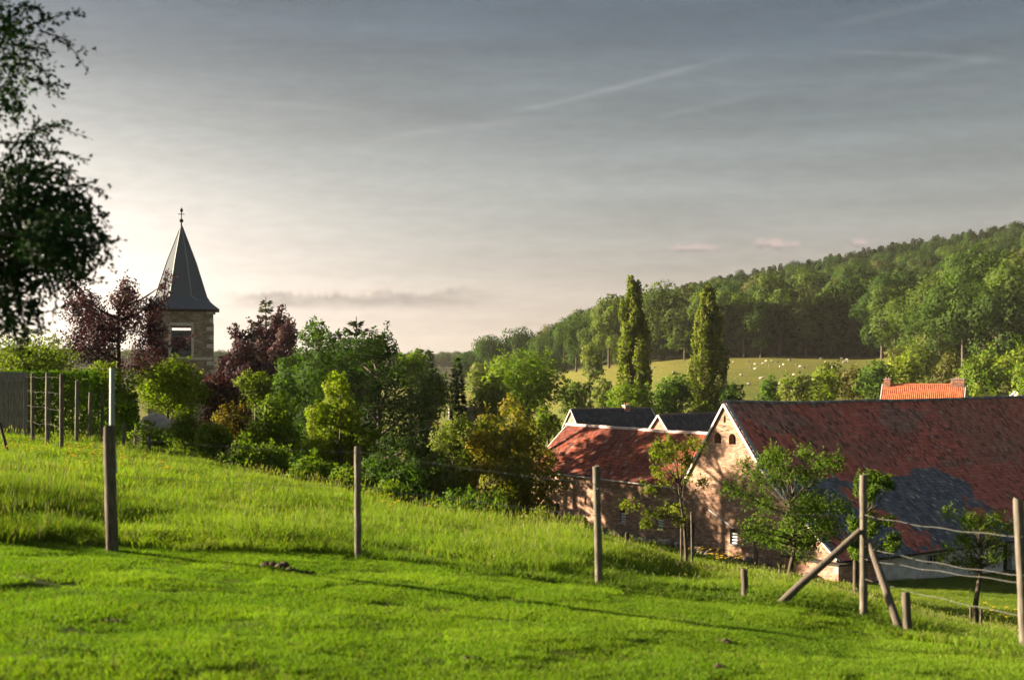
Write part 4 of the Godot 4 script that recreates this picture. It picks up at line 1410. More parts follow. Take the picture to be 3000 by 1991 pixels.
const SPRUCE := [Color(0.03, 0.05, 0.026), Color(0.024, 0.042, 0.024), Color(0.04, 0.06, 0.03)]
const POP := [Color(0.11, 0.13, 0.03), Color(0.08, 0.105, 0.026), Color(0.15, 0.165, 0.036)]

func build_near_tree() -> void:
	var z := 8.6
	var at := Vector3(-6.2, ground(-6.2, 6.2), -6.2)
	var t := thing("near_tree", "large dark broadleaf tree, backlit shade put into its leaf colours, overhanging the meadow corner beside the plank screen", "tree", at)
	var s := Shape.new()
	var b := Shape.new()
	var k := z / F
	var loc := func(px: float, py: float, dz: float) -> Vector3: return px3(px, py, z + dz) - at
	var fork := Vector3(0.15, 2.1, -0.1)
	b.tube([Vector3(0, -0.2, 0), Vector3(0.04, 0.9, 0), fork, Vector3(0.3, 3.4, -0.3), Vector3(0.5, 4.8, -0.5), Vector3(0.6, 6.0, -0.6)], [0.17, 0.14, 0.12, 0.09, 0.06, 0.03], 12, true, 0.05)
	# limbs that reach into the picture, and the masses of leaves on them
	var mass := [[60, 480, 150, 105, 0.0, 3200], [140, 560, 100, 80, -0.5, 2000], [30, 620, 120, 95, 0.4, 2600], [-60, 560, 170, 190, 0.2, 3200], [170, 620, 55, 50, 0.3, 330], [40, 720, 70, 60, 0.1, 620], [-60, 730, 110, 80, -0.2, 700], [60, 400, 105, 60, 0.3, 760], [140, 500, 85, 60, 0.5, 560], [25, 150, 85, 110, 0.1, 560], [-50, 120, 110, 150, -0.3, 900], [-120, 330, 130, 120, 0.4, 900], [20, 40, 60, 50, 0.2, 240], [10, 240, 50, 45, -0.2, 190], [-200, -50, 190, 170, 0.2, 1500], [-330, 250, 220, 240, -0.6, 2400], [-420, 560, 200, 180, 0.5, 1800], [-330, -250, 220, 180, 0.0, 1600], [-60, -160, 150, 110, 0.2, 900], [60, 330, 70, 30, 0.0, 170], [-240, 640, 150, 140, 0.7, 900]]
	var cols := [Color(0.018, 0.041, 0.015), Color(0.024, 0.05, 0.017), Color(0.014, 0.03, 0.014)]  # backlit shade is put into these darkened leaf colours
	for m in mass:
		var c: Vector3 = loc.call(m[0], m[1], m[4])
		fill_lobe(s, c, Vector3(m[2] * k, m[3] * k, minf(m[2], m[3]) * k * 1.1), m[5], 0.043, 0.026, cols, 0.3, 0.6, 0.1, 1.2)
		b.tube([fork.lerp(Vector3(0.5, 4.8, -0.5), clampf((620.0 - m[1]) / 700.0, 0.0, 1.0)), c * 0.5 + fork * 0.5 + Vector3(0, 0.25, 0), c], [0.035, 0.02, 0.008], 6, false)
	# hanging twigs with leaves one by one
	var twigs := [[60, 60, 120, 40, 190, 20], [90, 70, 150, 90, 205, 168], [60, 130, 100, 165, 140, 228], [30, 100, 75, 110, 110, 130], [70, 180, 100, 190, 118, 215], [30, 210, 45, 260, 30, 290], [60, 320, 120, 290, 205, 318], [80, 350, 150, 350, 200, 375], [70, 300, 110, 290, 145, 285], [150, 430, 200, 425, 250, 455], [170, 440, 225, 480, 255, 535], [160, 460, 220, 520, 250, 580], [200, 520, 240, 545, 262, 560], [180, 560, 215, 590, 238, 610], [150, 600, 200, 640, 225, 650], [130, 620, 160, 680, 175, 720], [60, 690, 90, 740, 85, 770], [20, 740, 40, 790, 30, 815], [95, 640, 130, 690, 120, 740], [100, 400, 160, 390, 215, 440], [40, 10, 90, 20, 105, 55], [20, 640, 60, 760, 50, 800]]
	for q in twigs:
		var a: Vector3 = loc.call(q[0], q[1], 0.0)
		var m: Vector3 = loc.call(q[2], q[3], rnd(-0.2, 0.2))
		var e: Vector3 = loc.call(q[4], q[5], rnd(-0.3, 0.3))
		b.tube([a, m, e], [0.008, 0.005, 0.002], 5, false)
		for br in 3:
			var f0 := a.lerp(m, rnd(0.2, 1.0)) if br < 2 else m.lerp(e, 0.4)
			var f1 := f0 + Vector3(rnd(0.0, 0.17), rnd(-0.14, 0.08), rnd(-0.14, 0.14))
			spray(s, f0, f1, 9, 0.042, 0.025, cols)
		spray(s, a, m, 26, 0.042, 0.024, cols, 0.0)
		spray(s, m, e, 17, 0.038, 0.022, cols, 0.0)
	part("trunk", b.mesh(), bark_mat, t)
	part("crown", s.mesh(), M.shaded_leaf, t)

func fruit_tree(label: String, bx: float, by: float, x0: float, x1: float, y0: float, y1: float, cols: Array, o := {}) -> Node3D:
	var at := hit(bx, by)
	var z := -at.z
	var t := thing("fruit_tree", label, "tree", at, 0.0, "young fruit trees in the orchard")
	var k := z / F
	var loc := func(px: float, py: float) -> Vector3: return px3(px, py, z) - at
	var w := (x1 - x0) * k
	var h := (y1 - y0) * k
	var mid: Vector3 = loc.call((x0 + x1) * 0.5, (y0 + y1) * 0.5)
	var fork: Vector3 = loc.call(o.get("fork_x", bx), o.get("fork_y", y1 - (y1 - y0) * 0.12))
	var s := Shape.new()
	var b := Shape.new()
	var r: float = o.get("trunk", 0.04)
	b.tube([Vector3(0, -0.15, 0), fork * 0.5 + Vector3(o.get("bow", 0.0), 0, 0), fork], [r * 1.2, r, r * 0.8], 8, false, 0.06)
	var tip := mid + Vector3(rnd(-0.06, 0.06) * w, h * 0.42, 0)
	b.tube([fork, fork.lerp(tip, 0.5) + rdir() * 0.06, tip], [r * 0.8, r * 0.45, r * 0.1], 7, false, 0.05)
	var l: float = o.get("leaf", 0.075)
	var lobes := []
	for q in o.get("limbs", 15):
		var a := rnd(0, TAU)
		var f := rnd(0.35, 1.0)
		var e := mid + Vector3(cos(a) * w * 0.42 * f, (rnd(-0.45, 0.45)) * h, sin(a) * w * 0.42 * f)
		if q < 4: e = mid + Vector3((q - 1.5) * w * 0.16, h * rnd(0.3, 0.46), rnd(-0.2, 0.2) * w)
		lobes.append(e)
	for q in o.get("extra", []):
		lobes.append(loc.call(q[0], q[1]))
	for e in lobes:
		var up := clampf((e.y - fork.y) / maxf(0.2, tip.y - fork.y) * 0.6 - 0.05, 0.0, 0.9)
		var st: Vector3 = fork.lerp(tip, up)
		var m: Vector3 = st.lerp(e, 0.5) + Vector3(0, -0.02 * h, 0) + rdir() * 0.07
		b.tube([st, m, e], [r * lerpf(0.42, 0.2, up), r * 0.2, r * 0.05], 6, false, 0.05)
		var rad: float = w * rnd(0.1, 0.165)
		fill_lobe(s, e, Vector3(rad, rad * 0.8, rad), int(o.get("n", 140)), l, l * 0.55, cols, 0.25, 0.2, 0.15, 1.0)
		for j in 4:
			var d: Vector3 = (e - fork).normalized() + rdir() * 0.8
			var p1: Vector3 = e + d.normalized() * w * rnd(0.09, 0.2)
			b.tube([e, p1], [r * 0.08, r * 0.03], 4, false)
			spray(s, e, p1, 11, l, l * 0.55, cols, 0.0)
		spray(s, m, e, 14, l, l * 0.55, cols, 0.0)
	part("trunk", b.mesh(), bark_mat, t)
	part("crown", s.mesh(), leaf_mat, t)
	return t

func tree_stake(label: String, bx: float, by: float, tx: float, ty: float, z: float) -> void:
	var at := on_ground(bx, z)
	var t := thing("tree_stake", label, "stake", at)
	var s := Shape.new()
	s.tube([Vector3(0, -0.2, 0), px3((bx + tx) * 0.5, (by + ty) * 0.5, z) - at, px3(tx, ty, z) - at], [0.03, 0.028, 0.026], 8, true, 0.05)
	part("timber", s.mesh(), M.stake, t)

func build_orchard() -> void:
	var lime := [Color(0.13, 0.17, 0.02), Color(0.10, 0.145, 0.02), Color(0.16, 0.175, 0.028), Color(0.15, 0.13, 0.03)]
	var leafy := [Color(0.075, 0.125, 0.02), Color(0.055, 0.10, 0.018), Color(0.105, 0.15, 0.022)]
	var a := fruit_tree("slender yellow-green fruit tree tied between stakes before the long barn", 1586, 1308, 1478, 1640, 1015, 1225, lime, {"fork_y": 1215.0, "fork_x": 1580.0, "trunk": 0.045, "limbs": 19, "n": 90, "extra": [[1455.0, 1165.0], [1545.0, 1020.0], [1500.0, 1130.0]]})
	tree_stake("thin stake left of the slender yellow-green tree's trunk", 1572, 1308, 1573, 1190, -a.position.z + 0.2)
	tree_stake("thin dark stake behind the slender yellow-green tree's trunk", 1598, 1306, 1596, 1180, -a.position.z + 0.5)
	fruit_tree("wide leafy fruit tree with one long side branch before the tall barn's gable", 1816, 1345, 1700, 1960, 1050, 1275, leafy, {"fork_y": 1265.0, "fork_x": 1835.0, "trunk": 0.06, "limbs": 40, "n": 210, "extra": [[1690.0, 1130.0], [1740.0, 1150.0], [1790.0, 1050.0], [1860.0, 1045.0], [1930.0, 1070.0], [1945.0, 1180.0]]})
	fruit_tree("leafy fruit tree standing directly behind the propped corner post", 1975, 1392, 1955, 2070, 1090, 1290, leafy, {"fork_y": 1270.0, "trunk": 0.06, "limbs": 22, "n": 150, "extra": [[2050.0, 1120.0], [2062.0, 1240.0]]})
	var c := fruit_tree("small crooked fruit tree between two stakes before the whitewashed wall", 2252, 1456, 2180, 2345, 1195, 1320, lime.slice(0, 2) + leafy, {"fork_y": 1330.0, "fork_x": 2262.0, "trunk": 0.055, "limbs": 24, "n": 105, "bow": -0.05, "leaf": 0.062, "extra": [[2190.0, 1185.0], [2300.0, 1195.0], [2345.0, 1225.0], [2180.0, 1290.0]]})
	tree_stake("short stake beside the crooked fruit tree's trunk, toward the corner post", 2240, 1456, 2241, 1400, -c.position.z + 0.1)
	tree_stake("short stake beside the crooked fruit tree's trunk, toward the stout round post", 2264, 1456, 2265, 1405, -c.position.z + 0.1)
	tree_stake("thin bare stick in the grass beside the wide fruit tree", 1799, 1352, 1800, 1300, 27.0)

func build_garden_trees() -> void:
	broadleaf("shrub", "pale green feathery shrub behind the dark clipped hedge", "shrub", -60, 190, 765, 900, 42.0, YEL + PALE, {"lobes": 20, "cover": 0.8, "fat": 0.8})
	broadleaf("shrub", "light green shrub spilling over the end of the dark hedge", "shrub", 150, 300, 830, 960, 39.5, YEL, {"lobes": 14, "cover": 0.9})
	broadleaf("plum_tree", "purple-leaved plum tree beside the church spire", "tree", 140, 405, 655, 880, 44.0, PURPLE, {"mat": M.purple_leaf, "cover": 0.75, "sprays": 90, "leaf": 0.0026, "inner": 0.15, "lobe_px": [[190, 735, 38], [230, 700, 34], [275, 690, 34], [330, 675, 26], [355, 655, 14], [345, 705, 34], [300, 735, 46], [240, 755, 48], [190, 790, 40], [250, 810, 50], [310, 795, 48], [360, 760, 36], [385, 735, 22], [360, 810, 34], [300, 840, 40], [230, 850, 36], [385, 790, 22], [165, 700, 20], [205, 665, 18], [245, 722, 46], [262, 772, 52], [296, 700, 42], [210, 755, 44]]})
	broadleaf("bush", "yellow-green rounded bush below the church tower", "bush", 285, 488, 822, 975, 46.0, YEL, {"lobes": 20, "fat": 0.85, "sprays": 24})
	broadleaf("bush", "coppery red bush between the yellow-green bush and the garden trees", "bush", 452, 575, 860, 1010, 47.0, COPPER + PURPLE, {"lobes": 14, "mat": M.purple_leaf})
	broadleaf("bush", "low orange-tinged bush above the creeping green shrubs", "bush", 490, 590, 930, 1020, 43.0, GOLD + COPPER, {"lobes": 10})
	broadleaf("bush", "dull green bush with yellow tips behind the coppery bush", "bush", 540, 640, 850, 960, 54.0, OLIVE + YEL, {"lobes": 12})
	broadleaf("copper_beech", "dark purple tree beside the bare-tipped spruce", "tree", 528, 700, 730, 960, 94.0, PURPLE, {"mat": M.purple_leaf, "sprays": 70, "inner": 0.25, "lobe_px": [[560, 795, 26], [590, 770, 30], [640, 760, 32], [675, 775, 28], [580, 815, 34], [620, 805, 40], [665, 815, 36], [600, 860, 40], [650, 860, 42], [560, 850, 30], [545, 775, 14], [640, 735, 16]]})
	conifer("spruce_tree", "spruce with a bare pointed tip rising from the purple tree", 613, 684, 170, 102.0, 26, [Color(0.06, 0.055, 0.045), Color(0.045, 0.045, 0.035)], 0.45, 0.8)
	broadleaf("tree", "mid green tree between the purple tree and the dark spruce", "tree", 660, 810, 745, 980, 88.0, DARK, {"sprays": 34, "lobe_px": [[712, 775, 30], [745, 768, 26], [765, 800, 36], [705, 830, 44], [745, 850, 50], [690, 890, 52], [660, 930, 50], [730, 920, 60], [790, 870, 44], [670, 850, 36]]})
	conifer("spruce_tree", "dark broad spruce showing above the large dark green tree", 822, 730, 200, 93.0, 20, SPRUCE, 0.1, 0.75)
	broadleaf("tree", "thin half-bare tree beside the dark broad spruce", "tree", 835, 895, 760, 880, 96.0, OLIVE, {"lobes": 10, "cover": 0.35, "fat": 0.7, "inner": 0.1, "sprays": 26})
	broadleaf("tree", "large dark green tree with a rounded crown and deep shade beneath", "tree", 735, 1015, 766, 1200, 81.0, [Color(0.03, 0.058, 0.017), Color(0.024, 0.046, 0.016), Color(0.042, 0.072, 0.02)], {"trunk": 0.3, "sprays": 50, "cover": 1.3, "lobe_px": [[800, 812, 46], [850, 800, 44], [868, 840, 52], [905, 890, 58], [950, 948, 56], [978, 1015, 46], [760, 872, 58], [820, 905, 70], [880, 975, 74], [930, 1045, 70], [850, 1065, 76], [780, 990, 70], [960, 1105, 54], [985, 1070, 40], [900, 1125, 62], [735, 950, 50], [765, 1080, 62], [825, 1140, 60], [720, 870, 46], [770, 820, 40], [880, 800, 36]]})
	broadleaf("tree", "shaded dense green tree between the maple and the purple tree", "tree", 600, 770, 840, 1090, 86.0, DARK + MID, {"lobes": 20})
	broadleaf("bush", "soft green bush beside the yellow-green maple", "bush", 555, 700, 908, 1085, 43.0, MID + YEL, {"lobes": 20, "sprays": 34})
	broadleaf("maple_tree", "yellow-green young maple with a thin pale trunk behind the slim post", "tree", 690, 885, 868, 1085, 36.0, [Color(0.14, 0.185, 0.022), Color(0.105, 0.155, 0.02), Color(0.18, 0.2, 0.024)], {"sprays": 50, "leaf": 0.0031, "shift": -5.0, "trunk": 0.06, "lobe_px": [[765, 895, 24], [795, 890, 20], [780, 925, 36], [745, 955, 34], [800, 965, 36], [725, 990, 34], [775, 1005, 44], [820, 1010, 32], [735, 1035, 40], [790, 1050, 40], [845, 1025, 26], [865, 1000, 14], [715, 960, 20], [770, 1080, 26]]})
	broadleaf("tree", "greyish green round tree beside the golden-leaved tree", "tree", 968, 1125, 965, 1160, 37.0, OLIVE, {"sprays": 26, "lobe_px": [[1060, 985, 32], [1095, 1000, 36], [1030, 1020, 40], [1075, 1050, 52], [1010, 1070, 40], [1040, 1110, 46], [1090, 1110, 50], [1000, 1110, 26], [1120, 1060, 40]]})
	broadleaf("tree", "golden-tipped tree standing before the end of the long barn", "tree", 1082, 1305, 925, 1190, 36.0, GOLD + OLIVE, {"sprays": 44, "lobe_px": [[1180, 945, 28], [1130, 985, 36], [1200, 975, 36], [1110, 1020, 34], [1165, 1020, 48], [1220, 1020, 42], [1130, 1070, 48], [1190, 1080, 56], [1245, 1065, 42], [1150, 1120, 50], [1215, 1130, 56], [1270, 1110, 38], [1110, 1120, 36], [1175, 1165, 44], [1240, 1165, 40]]})
	broadleaf("bush", "dark low bush in the meadow dip before the golden-tipped tree", "bush", 1010, 1185, 1140, 1225, 26.5, DARK + MID, {"lobes": 14})
	broadleaf("bush", "yellow-green weedy bush at the corner of the long barn", "bush", 1190, 1280, 1178, 1250, 27.5, YEL, {"lobes": 10})
	broadleaf("bush", "bright green bush beside the straight grey post", "bush", 1260, 1345, 1188, 1262, 26.5, YEL + MID, {"lobes": 10})
	broadleaf("bush", "dim olive bush under the long barn wall", "bush", 1320, 1380, 1220, 1275, 27.5, OLIVE, {"lobes": 8})
	broadleaf("laurel_bush", "dark laurel bush under the large dark tree, beside the maple", "bush", 800, 905, 1040, 1180, 48.0, DARK, {"lobes": 14, "top": 0.1})
	broadleaf("laurel_bush", "dark laurel bush under the large dark tree, beside the greyish round tree", "bush", 880, 1000, 1060, 1195, 47.0, DARK, {"lobes": 14, "top": 0.1})
	broadleaf("laurel_bush", "dark laurel bush between the maple and the soft green bush", "bush", 640, 790, 1010, 1130, 50.0, DARK, {"lobes": 14, "top": 0.1})
	broadleaf("laurel_bush", "dark laurel bush filling the dip behind the golden-tipped tree", "bush", 985, 1130, 1060, 1200, 50.0, DARK, {"lobes": 14, "top": 0.1})
	broadleaf("creeping_shrub", "low green shrub round the foot of the pale boulder", "shrub", 305, 400, 978, 1050, 39.5, MID + YEL, {"lobes": 12, "top": 0.1})
	broadleaf("added_holly", "dense dark holly under the mid green tree, added to shade the long barn", "tree", 690, 840, 900, 1130, 84.0, DARK, {"lobes": 18, "top": 0.2, "cover": 1.2})  # added to block low sun from the long barn wall
	broadleaf("added_holly", "dense dark holly behind the soft green bush, added to shade the long barn", "tree", 570, 710, 900, 1110, 90.0, DARK, {"lobes": 18, "top": 0.2, "cover": 1.2})  # also added, closes the gap where sun reached the long barn
	broadleaf("added_holly", "dense dark holly hidden behind the greyish green round tree, added to shade the gable", "tree", 985, 1125, 965, 1200, 76.0, DARK, {"lobes": 18, "top": 0.2, "cover": 1.2})  # added out of sight to keep sun off the lower gable
	# creeping shrubs down the meadow's upper edge
	var lo := [[375, 475, 958, 1035], [435, 550, 978, 1062], [505, 620, 1000, 1090], [575, 700, 1024, 1110], [655, 780, 1050, 1135], [735, 860, 1082, 1155], [835, 950, 1105, 1170]]
	for k in lo.size():
		var q: Array = lo[k]
		broadleaf("creeping_shrub", ["creeping shrub beside the pale boulder's far side", "creeping shrub below the coppery bush", "green creeping shrub below the orange-tinged bush", "creeping shrub below the soft green bush", "creeping shrub under the maple's edge", "creeping shrub at the maple's trunk", "creeping shrub below the large dark tree"][k], "shrub", q[0], q[1], q[2], q[3] + 14, lerpf(38.5, 29.5, k / 6.0), MID + YEL, {"lobes": 12, "sprays": 10, "fat": 0.8, "top": 0.1})
	hedge("clipped_hedge", "tall dark clipped hedge behind the wire-mesh fence", on_ground(-120, 38.0), on_ground(215, 38.0), 1.2, (HY - 858.0) / F * 38.0 - on_ground(-120, 38.0).y, 0.1, MID)
	hedge("box_hedge", "clipped box hedge with a step, beside the metal pipe", on_ground(206, 42.0), on_ground(310, 42.0), 1.0, (HY - 906.0) / F * 42.0 - on_ground(206, 42.0).y, 0.09, MID)
	hedge("box_hedge", "low front step of clipped box beside the pale boulder", on_ground(236, 40.4), on_ground(312, 40.4), 0.7, (HY - 934.0) / F * 40.4 - on_ground(236, 40.4).y, 0.09, MID)
	for q in [["boulder", "smooth pale pinkish boulder at the top of the meadow", 352, 952, 994, 42.0, 41.5, M.rock]]:
		var at := on_ground(q[2], q[6])
		var s := Shape.new()
		var k: float = q[6] / F
		var top: float = (HY - q[3]) * k - at.y
		s.ball(Vector3(0, top * 0.35, 0), Vector3(q[5] * k, top * 0.65, q[5] * k * 0.9), 14, 22)
		for j in s.v.size():
			var d: Vector3 = s.v[j]
			s.v[j] = d * (1.0 + 0.12 * fn.get_noise_3dv(d * 90.0)) + Vector3(0.1 * d.y, 0, 0)
		var o := part(numbered(q[0]), s.mesh(), q[7], self, Transform3D(Basis(), at))
		tag(o, q[1], "rock")

func build_village_trees() -> void:
	broadleaf("tree", "dark rounded tree beside the slim dark conifer", "tree", 935, 1055, 845, 965, 112.0, DARK + MID, {"lobes": 16})
	broadleaf("tree", "bright green tree behind the large dark tree, below the twin conifers", "tree", 905, 990, 808, 900, 120.0, MID + YEL, {"lobes": 14})
	conifer("conifer_tree", "slim dark conifer beside the pale willows", 1056, 820, 62, 118.0, 26, SPRUCE, 0.0, 0.8)
	conifer("conifer_tree", "taller of twin dark conifers on the skyline", 968, 794, 42, 150.0, 18, SPRUCE, 0.0, 0.8)
	conifer("conifer_tree", "lower of twin dark conifers on the skyline", 990, 800, 46, 154.0, 18, SPRUCE, 0.0, 0.8)
	broadleaf("willow_tree", "pale willow beside the slim dark conifer", "tree", 1070, 1150, 828, 930, 175.0, PALE, {"lobes": 14})
	broadleaf("willow_tree", "pale green willow at the foot of the wooded hill", "tree", 1130, 1200, 812, 905, 190.0, PALE, {"lobes": 12})
	broadleaf("tree", "sunlit spreading tree over the golden-tipped tree", "tree", 1120, 1315, 812, 965, 122.0, YEL + MID, {"lobes": 24, "sprays": 24})
	broadleaf("tree", "yellow-green lower tree beside the sunlit spreading tree", "tree", 1085, 1190, 880, 985, 112.0, YEL + OLIVE, {"lobes": 14})
	broadleaf("tree", "pale round-headed tree alone on the sheep pasture", "tree", 1328, 1392, 788, 890, 235.0, PALE, {"lobes": 12, "top": 0.2})
	broadleaf("bush", "pale bushy tree behind the dark slate farmhouse", "tree", 1290, 1375, 870, 975, 150.0, PALE + MID, {"lobes": 14})
	broadleaf("bush", "soft pale bush beside the ivy-clad poplar", "tree", 1360, 1430, 868, 960, 155.0, PALE, {"lobes": 12})
	broadleaf("bush", "lit green shrub beside the end of the long barn roof", "bush", 1232, 1300, 942, 1010, 98.0, YEL + MID, {"lobes": 10})
	poplar("tall ragged poplar with a forked tip behind the long barn", 1461, 646, 104, 142.0, POP, [[-0.05, 0.985], [0.12, 0.955], [-0.02, 0.96], [-0.22, 0.86], [-0.25, 0.83]])
	poplar("tall even poplar with a blunt tip beside the tall barn", 1635, 664, 106, 144.0, POP, [[0.0, 0.985], [-0.08, 0.96], [0.1, 0.95]])
	broadleaf("ivy_tree", "leafy green tree clothing the foot of the ragged poplar", "tree", 1400, 1515, 872, 1010, 134.0, MID + YEL, {"lobes": 20})
	broadleaf("tree", "dark round tree between the two poplars", "tree", 1508, 1605, 858, 975, 136.0, DARK + MID, {"lobes": 18})
	broadleaf("bush", "dark bush at the foot of the even poplar", "bush", 1660, 1722, 880, 950, 138.0, DARK, {"lobes": 10})
	broadleaf("bush", "yellow-green bush at the even poplar's trunk", "bush", 1595, 1650, 925, 985, 132.0, YEL, {"lobes": 8})
	broadleaf("bush", "dark green bush behind the tall barn ridge in the pasture", "bush", 1745, 1805, 868, 935, 160.0, MID + DARK, {"lobes": 10})
	var row := [[1800, 1880, 858, 925, 168, "white-flowering elder bush behind the tall barn ridge", YEL + PALE], [1850, 1940, 850, 920, 175, "bright yellow-green bush behind the tall barn ridge", YEL], [1880, 1960, 838, 905, 195, "olive bush in the row below the pasture", OLIVE], [1930, 2010, 848, 918, 182, "rosy brown bush in the row below the pasture", [Color(0.12, 0.1, 0.04), Color(0.09, 0.09, 0.03)]], [1975, 2075, 828, 920, 178, "rounded dark green tree beside the red-roofed house", MID + DARK], [2050, 2130, 815, 905, 200, "light green tree rising behind the red roof", YEL], [2085, 2180, 780, 895, 215, "olive tree behind the red-roofed house's chimneys", OLIVE + YEL], [2150, 2230, 812, 900, 195, "soft brownish tree between the two chimneys", [Color(0.11, 0.10, 0.04), Color(0.09, 0.1, 0.03)]], [2205, 2275, 835, 915, 180, "grey-green tree by the larger chimney", PALE], [2225, 2330, 800, 915, 165, "bright green rounded tree beside the larger chimney", YEL + MID], [2290, 2400, 795, 915, 178, "bright green tree over the white shed", YEL], [2330, 2460, 835, 930, 160, "fresh green bush before the white shed", YEL + MID], [2120, 2230, 745, 850, 238, "tall olive tree at the near foot of the wood", OLIVE], [2040, 2100, 790, 850, 240, "brownish sapling where wood and pasture meet", OLIVE + [Color(0.12, 0.09, 0.04)]]]
	for r in row:
		broadleaf("tree", r[5], "tree", r[0], r[1], r[2], r[3] + 12, r[4], r[6], {"lobes": 16, "sprays": 16})

func wood_crown(w: float, h: float, n_lobes: int, top: float) -> Array:
	var s := Shape.new()
	var lobes := crown_lobes(w, h, n_lobes, top, 0.85)
	var total := 0.0
	for L in lobes: total += L[1].x * L[1].y
	for L in lobes:
		L[0] += Vector3(0, h * 0.12, 0)
		fill_lobe(s, L[0], L[1], int(4600 * L[1].x * L[1].y / total), 0.54, 0.4, [Color(0.9, 0.9, 0.9), Color(0.75, 0.78, 0.8), Color(1.0, 1.0, 0.9)], 0.6, 0.1, 0.7)
	return [trunk_shape(h * 0.8, 0.3, lobes.slice(0, 5), h * 0.2, Vector3.ZERO, 6), s.mesh()]

func build_wood() -> void:
	var kinds := []
	for k in 5:
		kinds.append(wood_crown([10.0, 11.0, 9.0, 12.0, 9.5][k], [13.0, 12.0, 14.0, 13.0, 11.0][k], [15, 18, 14, 20, 12][k], [0.3, 0.1, 0.5, 0.2, 0.4][k]))
	var cm := conifer_meshes(16.0, 6.5, 16, 0.95, [Color(0.62, 0.7, 0.75), Color(0.5, 0.58, 0.6)], 0.1, 0.8)
	kinds.append(cm)
	var tints := [Color(0.05, 0.086, 0.02), Color(0.036, 0.07, 0.018), Color(0.068, 0.1, 0.024), Color(0.03, 0.058, 0.018), Color(0.08, 0.085, 0.035), Color(0.052, 0.078, 0.026), Color(0.09, 0.12, 0.025), Color(0.024, 0.042, 0.02)]
	var spots := []
	var z := 225.0
	while z < 650.0:
		var x := -0.12 * z
		while x < 0.52 * z:
			var qx := x + rnd(-3.2, 3.2)
			var qz := z + rnd(-3.2, 3.2)
			var p := CX + qx / qz * F
			var f := wood_front(p)
			if p > 1075.0 and qz > f and qz < 645.0:
				var near := qz - f
				var sc := rnd(0.8, 1.2) * lerpf(1.25, 0.8, smoothstep(10.0, 120.0, near))
				if p < 1300.0: sc *= 0.8
				var kind := rng.randi() % 5
				if qz > 530.0 and p > 1550.0 and rng.randf() < 0.7: kind = 5
				elif qz > 480.0 and rng.randf() < 0.15: kind = 5
				if kind == 5: sc *= 0.85
				var n := fn.get_noise_2d(qx * 0.9, qz * 0.9)
				var ti := rng.randi() % 4
				if rng.randf() < 0.2: ti = 4 + rng.randi() % 2
				if n > 0.25 and rng.randf() < 0.5: ti = 6
				if qz > 500.0: ti = [1, 3, 7, 7][rng.randi() % 4]
				if p > 2080.0 and qz < 330.0: ti = [2, 0, 6, 4, 2][rng.randi() % 5]
				spots.append([qx, qz, sc, kind, ti, qz / sc])
			x += 9.2 if z < 440.0 else 6.8
		z += 9.0 if z < 440.0 else 7.0
	var ep := 1330.0
	while ep < 2420.0:   # broad trees standing out from the edge
		var f := wood_front(ep) - rnd(3.0, 11.0)
		var sc := rnd(1.05, 1.5)
		spots.append([(ep - CX) / F * f, f, sc, rng.randi() % 5, [0, 2, 4, 6, 2, 1][rng.randi() % 6], f / sc])
		ep += rnd(26.0, 62.0) * 330.0 / f
	# low growth along the wood's edge hides the trunks
	for k in 90:
		var p := rnd(1085, 2420)
		var f := wood_front(p) - rnd(0.0, 4.0)
		spots.append([(p - CX) / F * f, f, rnd(0.32, 0.55), rng.randi() % 5, [0, 1, 3, 5, 6][rng.randi() % 5], 390.0 + k])
	spots.sort_custom(func(a, b): return a[5] < b[5])
	var mats := []
	for c in tints:
		var m: StandardMaterial3D = leaf_mat.duplicate()
		m.albedo_color = c.linear_to_srgb()
		mats.append(m)
	var proto := []
	for k in kinds.size():
		var n := Node3D.new()
		part("trunk", kinds[k][0], bark_mat, n)
		part("crown", kinds[k][1], mats[0], n)
		proto.append(n)
	var words := ["fresh green broadleaf tree in the hillside wood", "deep green broadleaf tree in the hillside wood", "light green broadleaf tree in the hillside wood", "dark green broadleaf tree in the hillside wood", "brownish green tree in the hillside wood", "olive green tree in the hillside wood", "yellow-green tree in the hillside wood", "blackish green tree in the hillside wood"]
	for k in mini(300, spots.size()):
		var q: Array = spots[k]
		var n: Node3D = proto[q[3]].duplicate()
		n.name = numbered("wood_tree")
		add_child(n)
		n.position = Vector3(q[0], smooth_height(q[0], q[1]) - 0.3, -q[1])
		n.rotation.y = rnd(0, TAU)
		n.scale = Vector3(q[2], q[2] * rnd(0.9, 1.15), q[2])
		(n.get_node("crown") as MeshInstance3D).material_override = mats[q[4]]
		var lab: String = words[q[4]]
		if q[3] == 5: lab = "pointed conifer standing in the hillside wood"
		elif q[2] < 0.56: lab = lab.replace("broadleaf tree", "scrubby bush").replace("tree", "scrubby bush").replace("in the hillside wood", "at the wood's lower edge")
		var wp: float = CX + q[0] / q[1] * F
		var spot := "beyond the sunlit spreading tree" if wp < 1390.0 else ("behind the ragged poplar" if wp < 1540.0 else ("behind the even poplar" if wp < 1700.0 else ("above the sheep pasture" if wp < 1990.0 else ("above the red-roofed house" if wp < 2240.0 else "above the white shed"))))
		var up: float = q[1] - wood_front(wp)
		spot = ("at the wood's foot " if up < 14.0 else ("on the lower slope " if up < 60.0 else "high on the slope ")) + spot
		lab = lab.replace("in the hillside wood", spot).replace("at the wood's lower edge", spot).replace("standing ", "")
		tag(n, lab, "tree", "trees of the hillside wood")
	for n in proto: n.free()
	var rest := spots.slice(300)
	# the far ridge across the valley
	for k in 420:
		var qz := rnd(880.0, 1010.0)
		var p := rnd(-120.0, 1150.0)
		rest.append([(p - CX) / F * qz, qz, rnd(0.7, 1.05), rng.randi() % 5, [1, 3, 5][rng.randi() % 3], 0.0])
	var g := Node3D.new()
	g.name = "distant_wood"
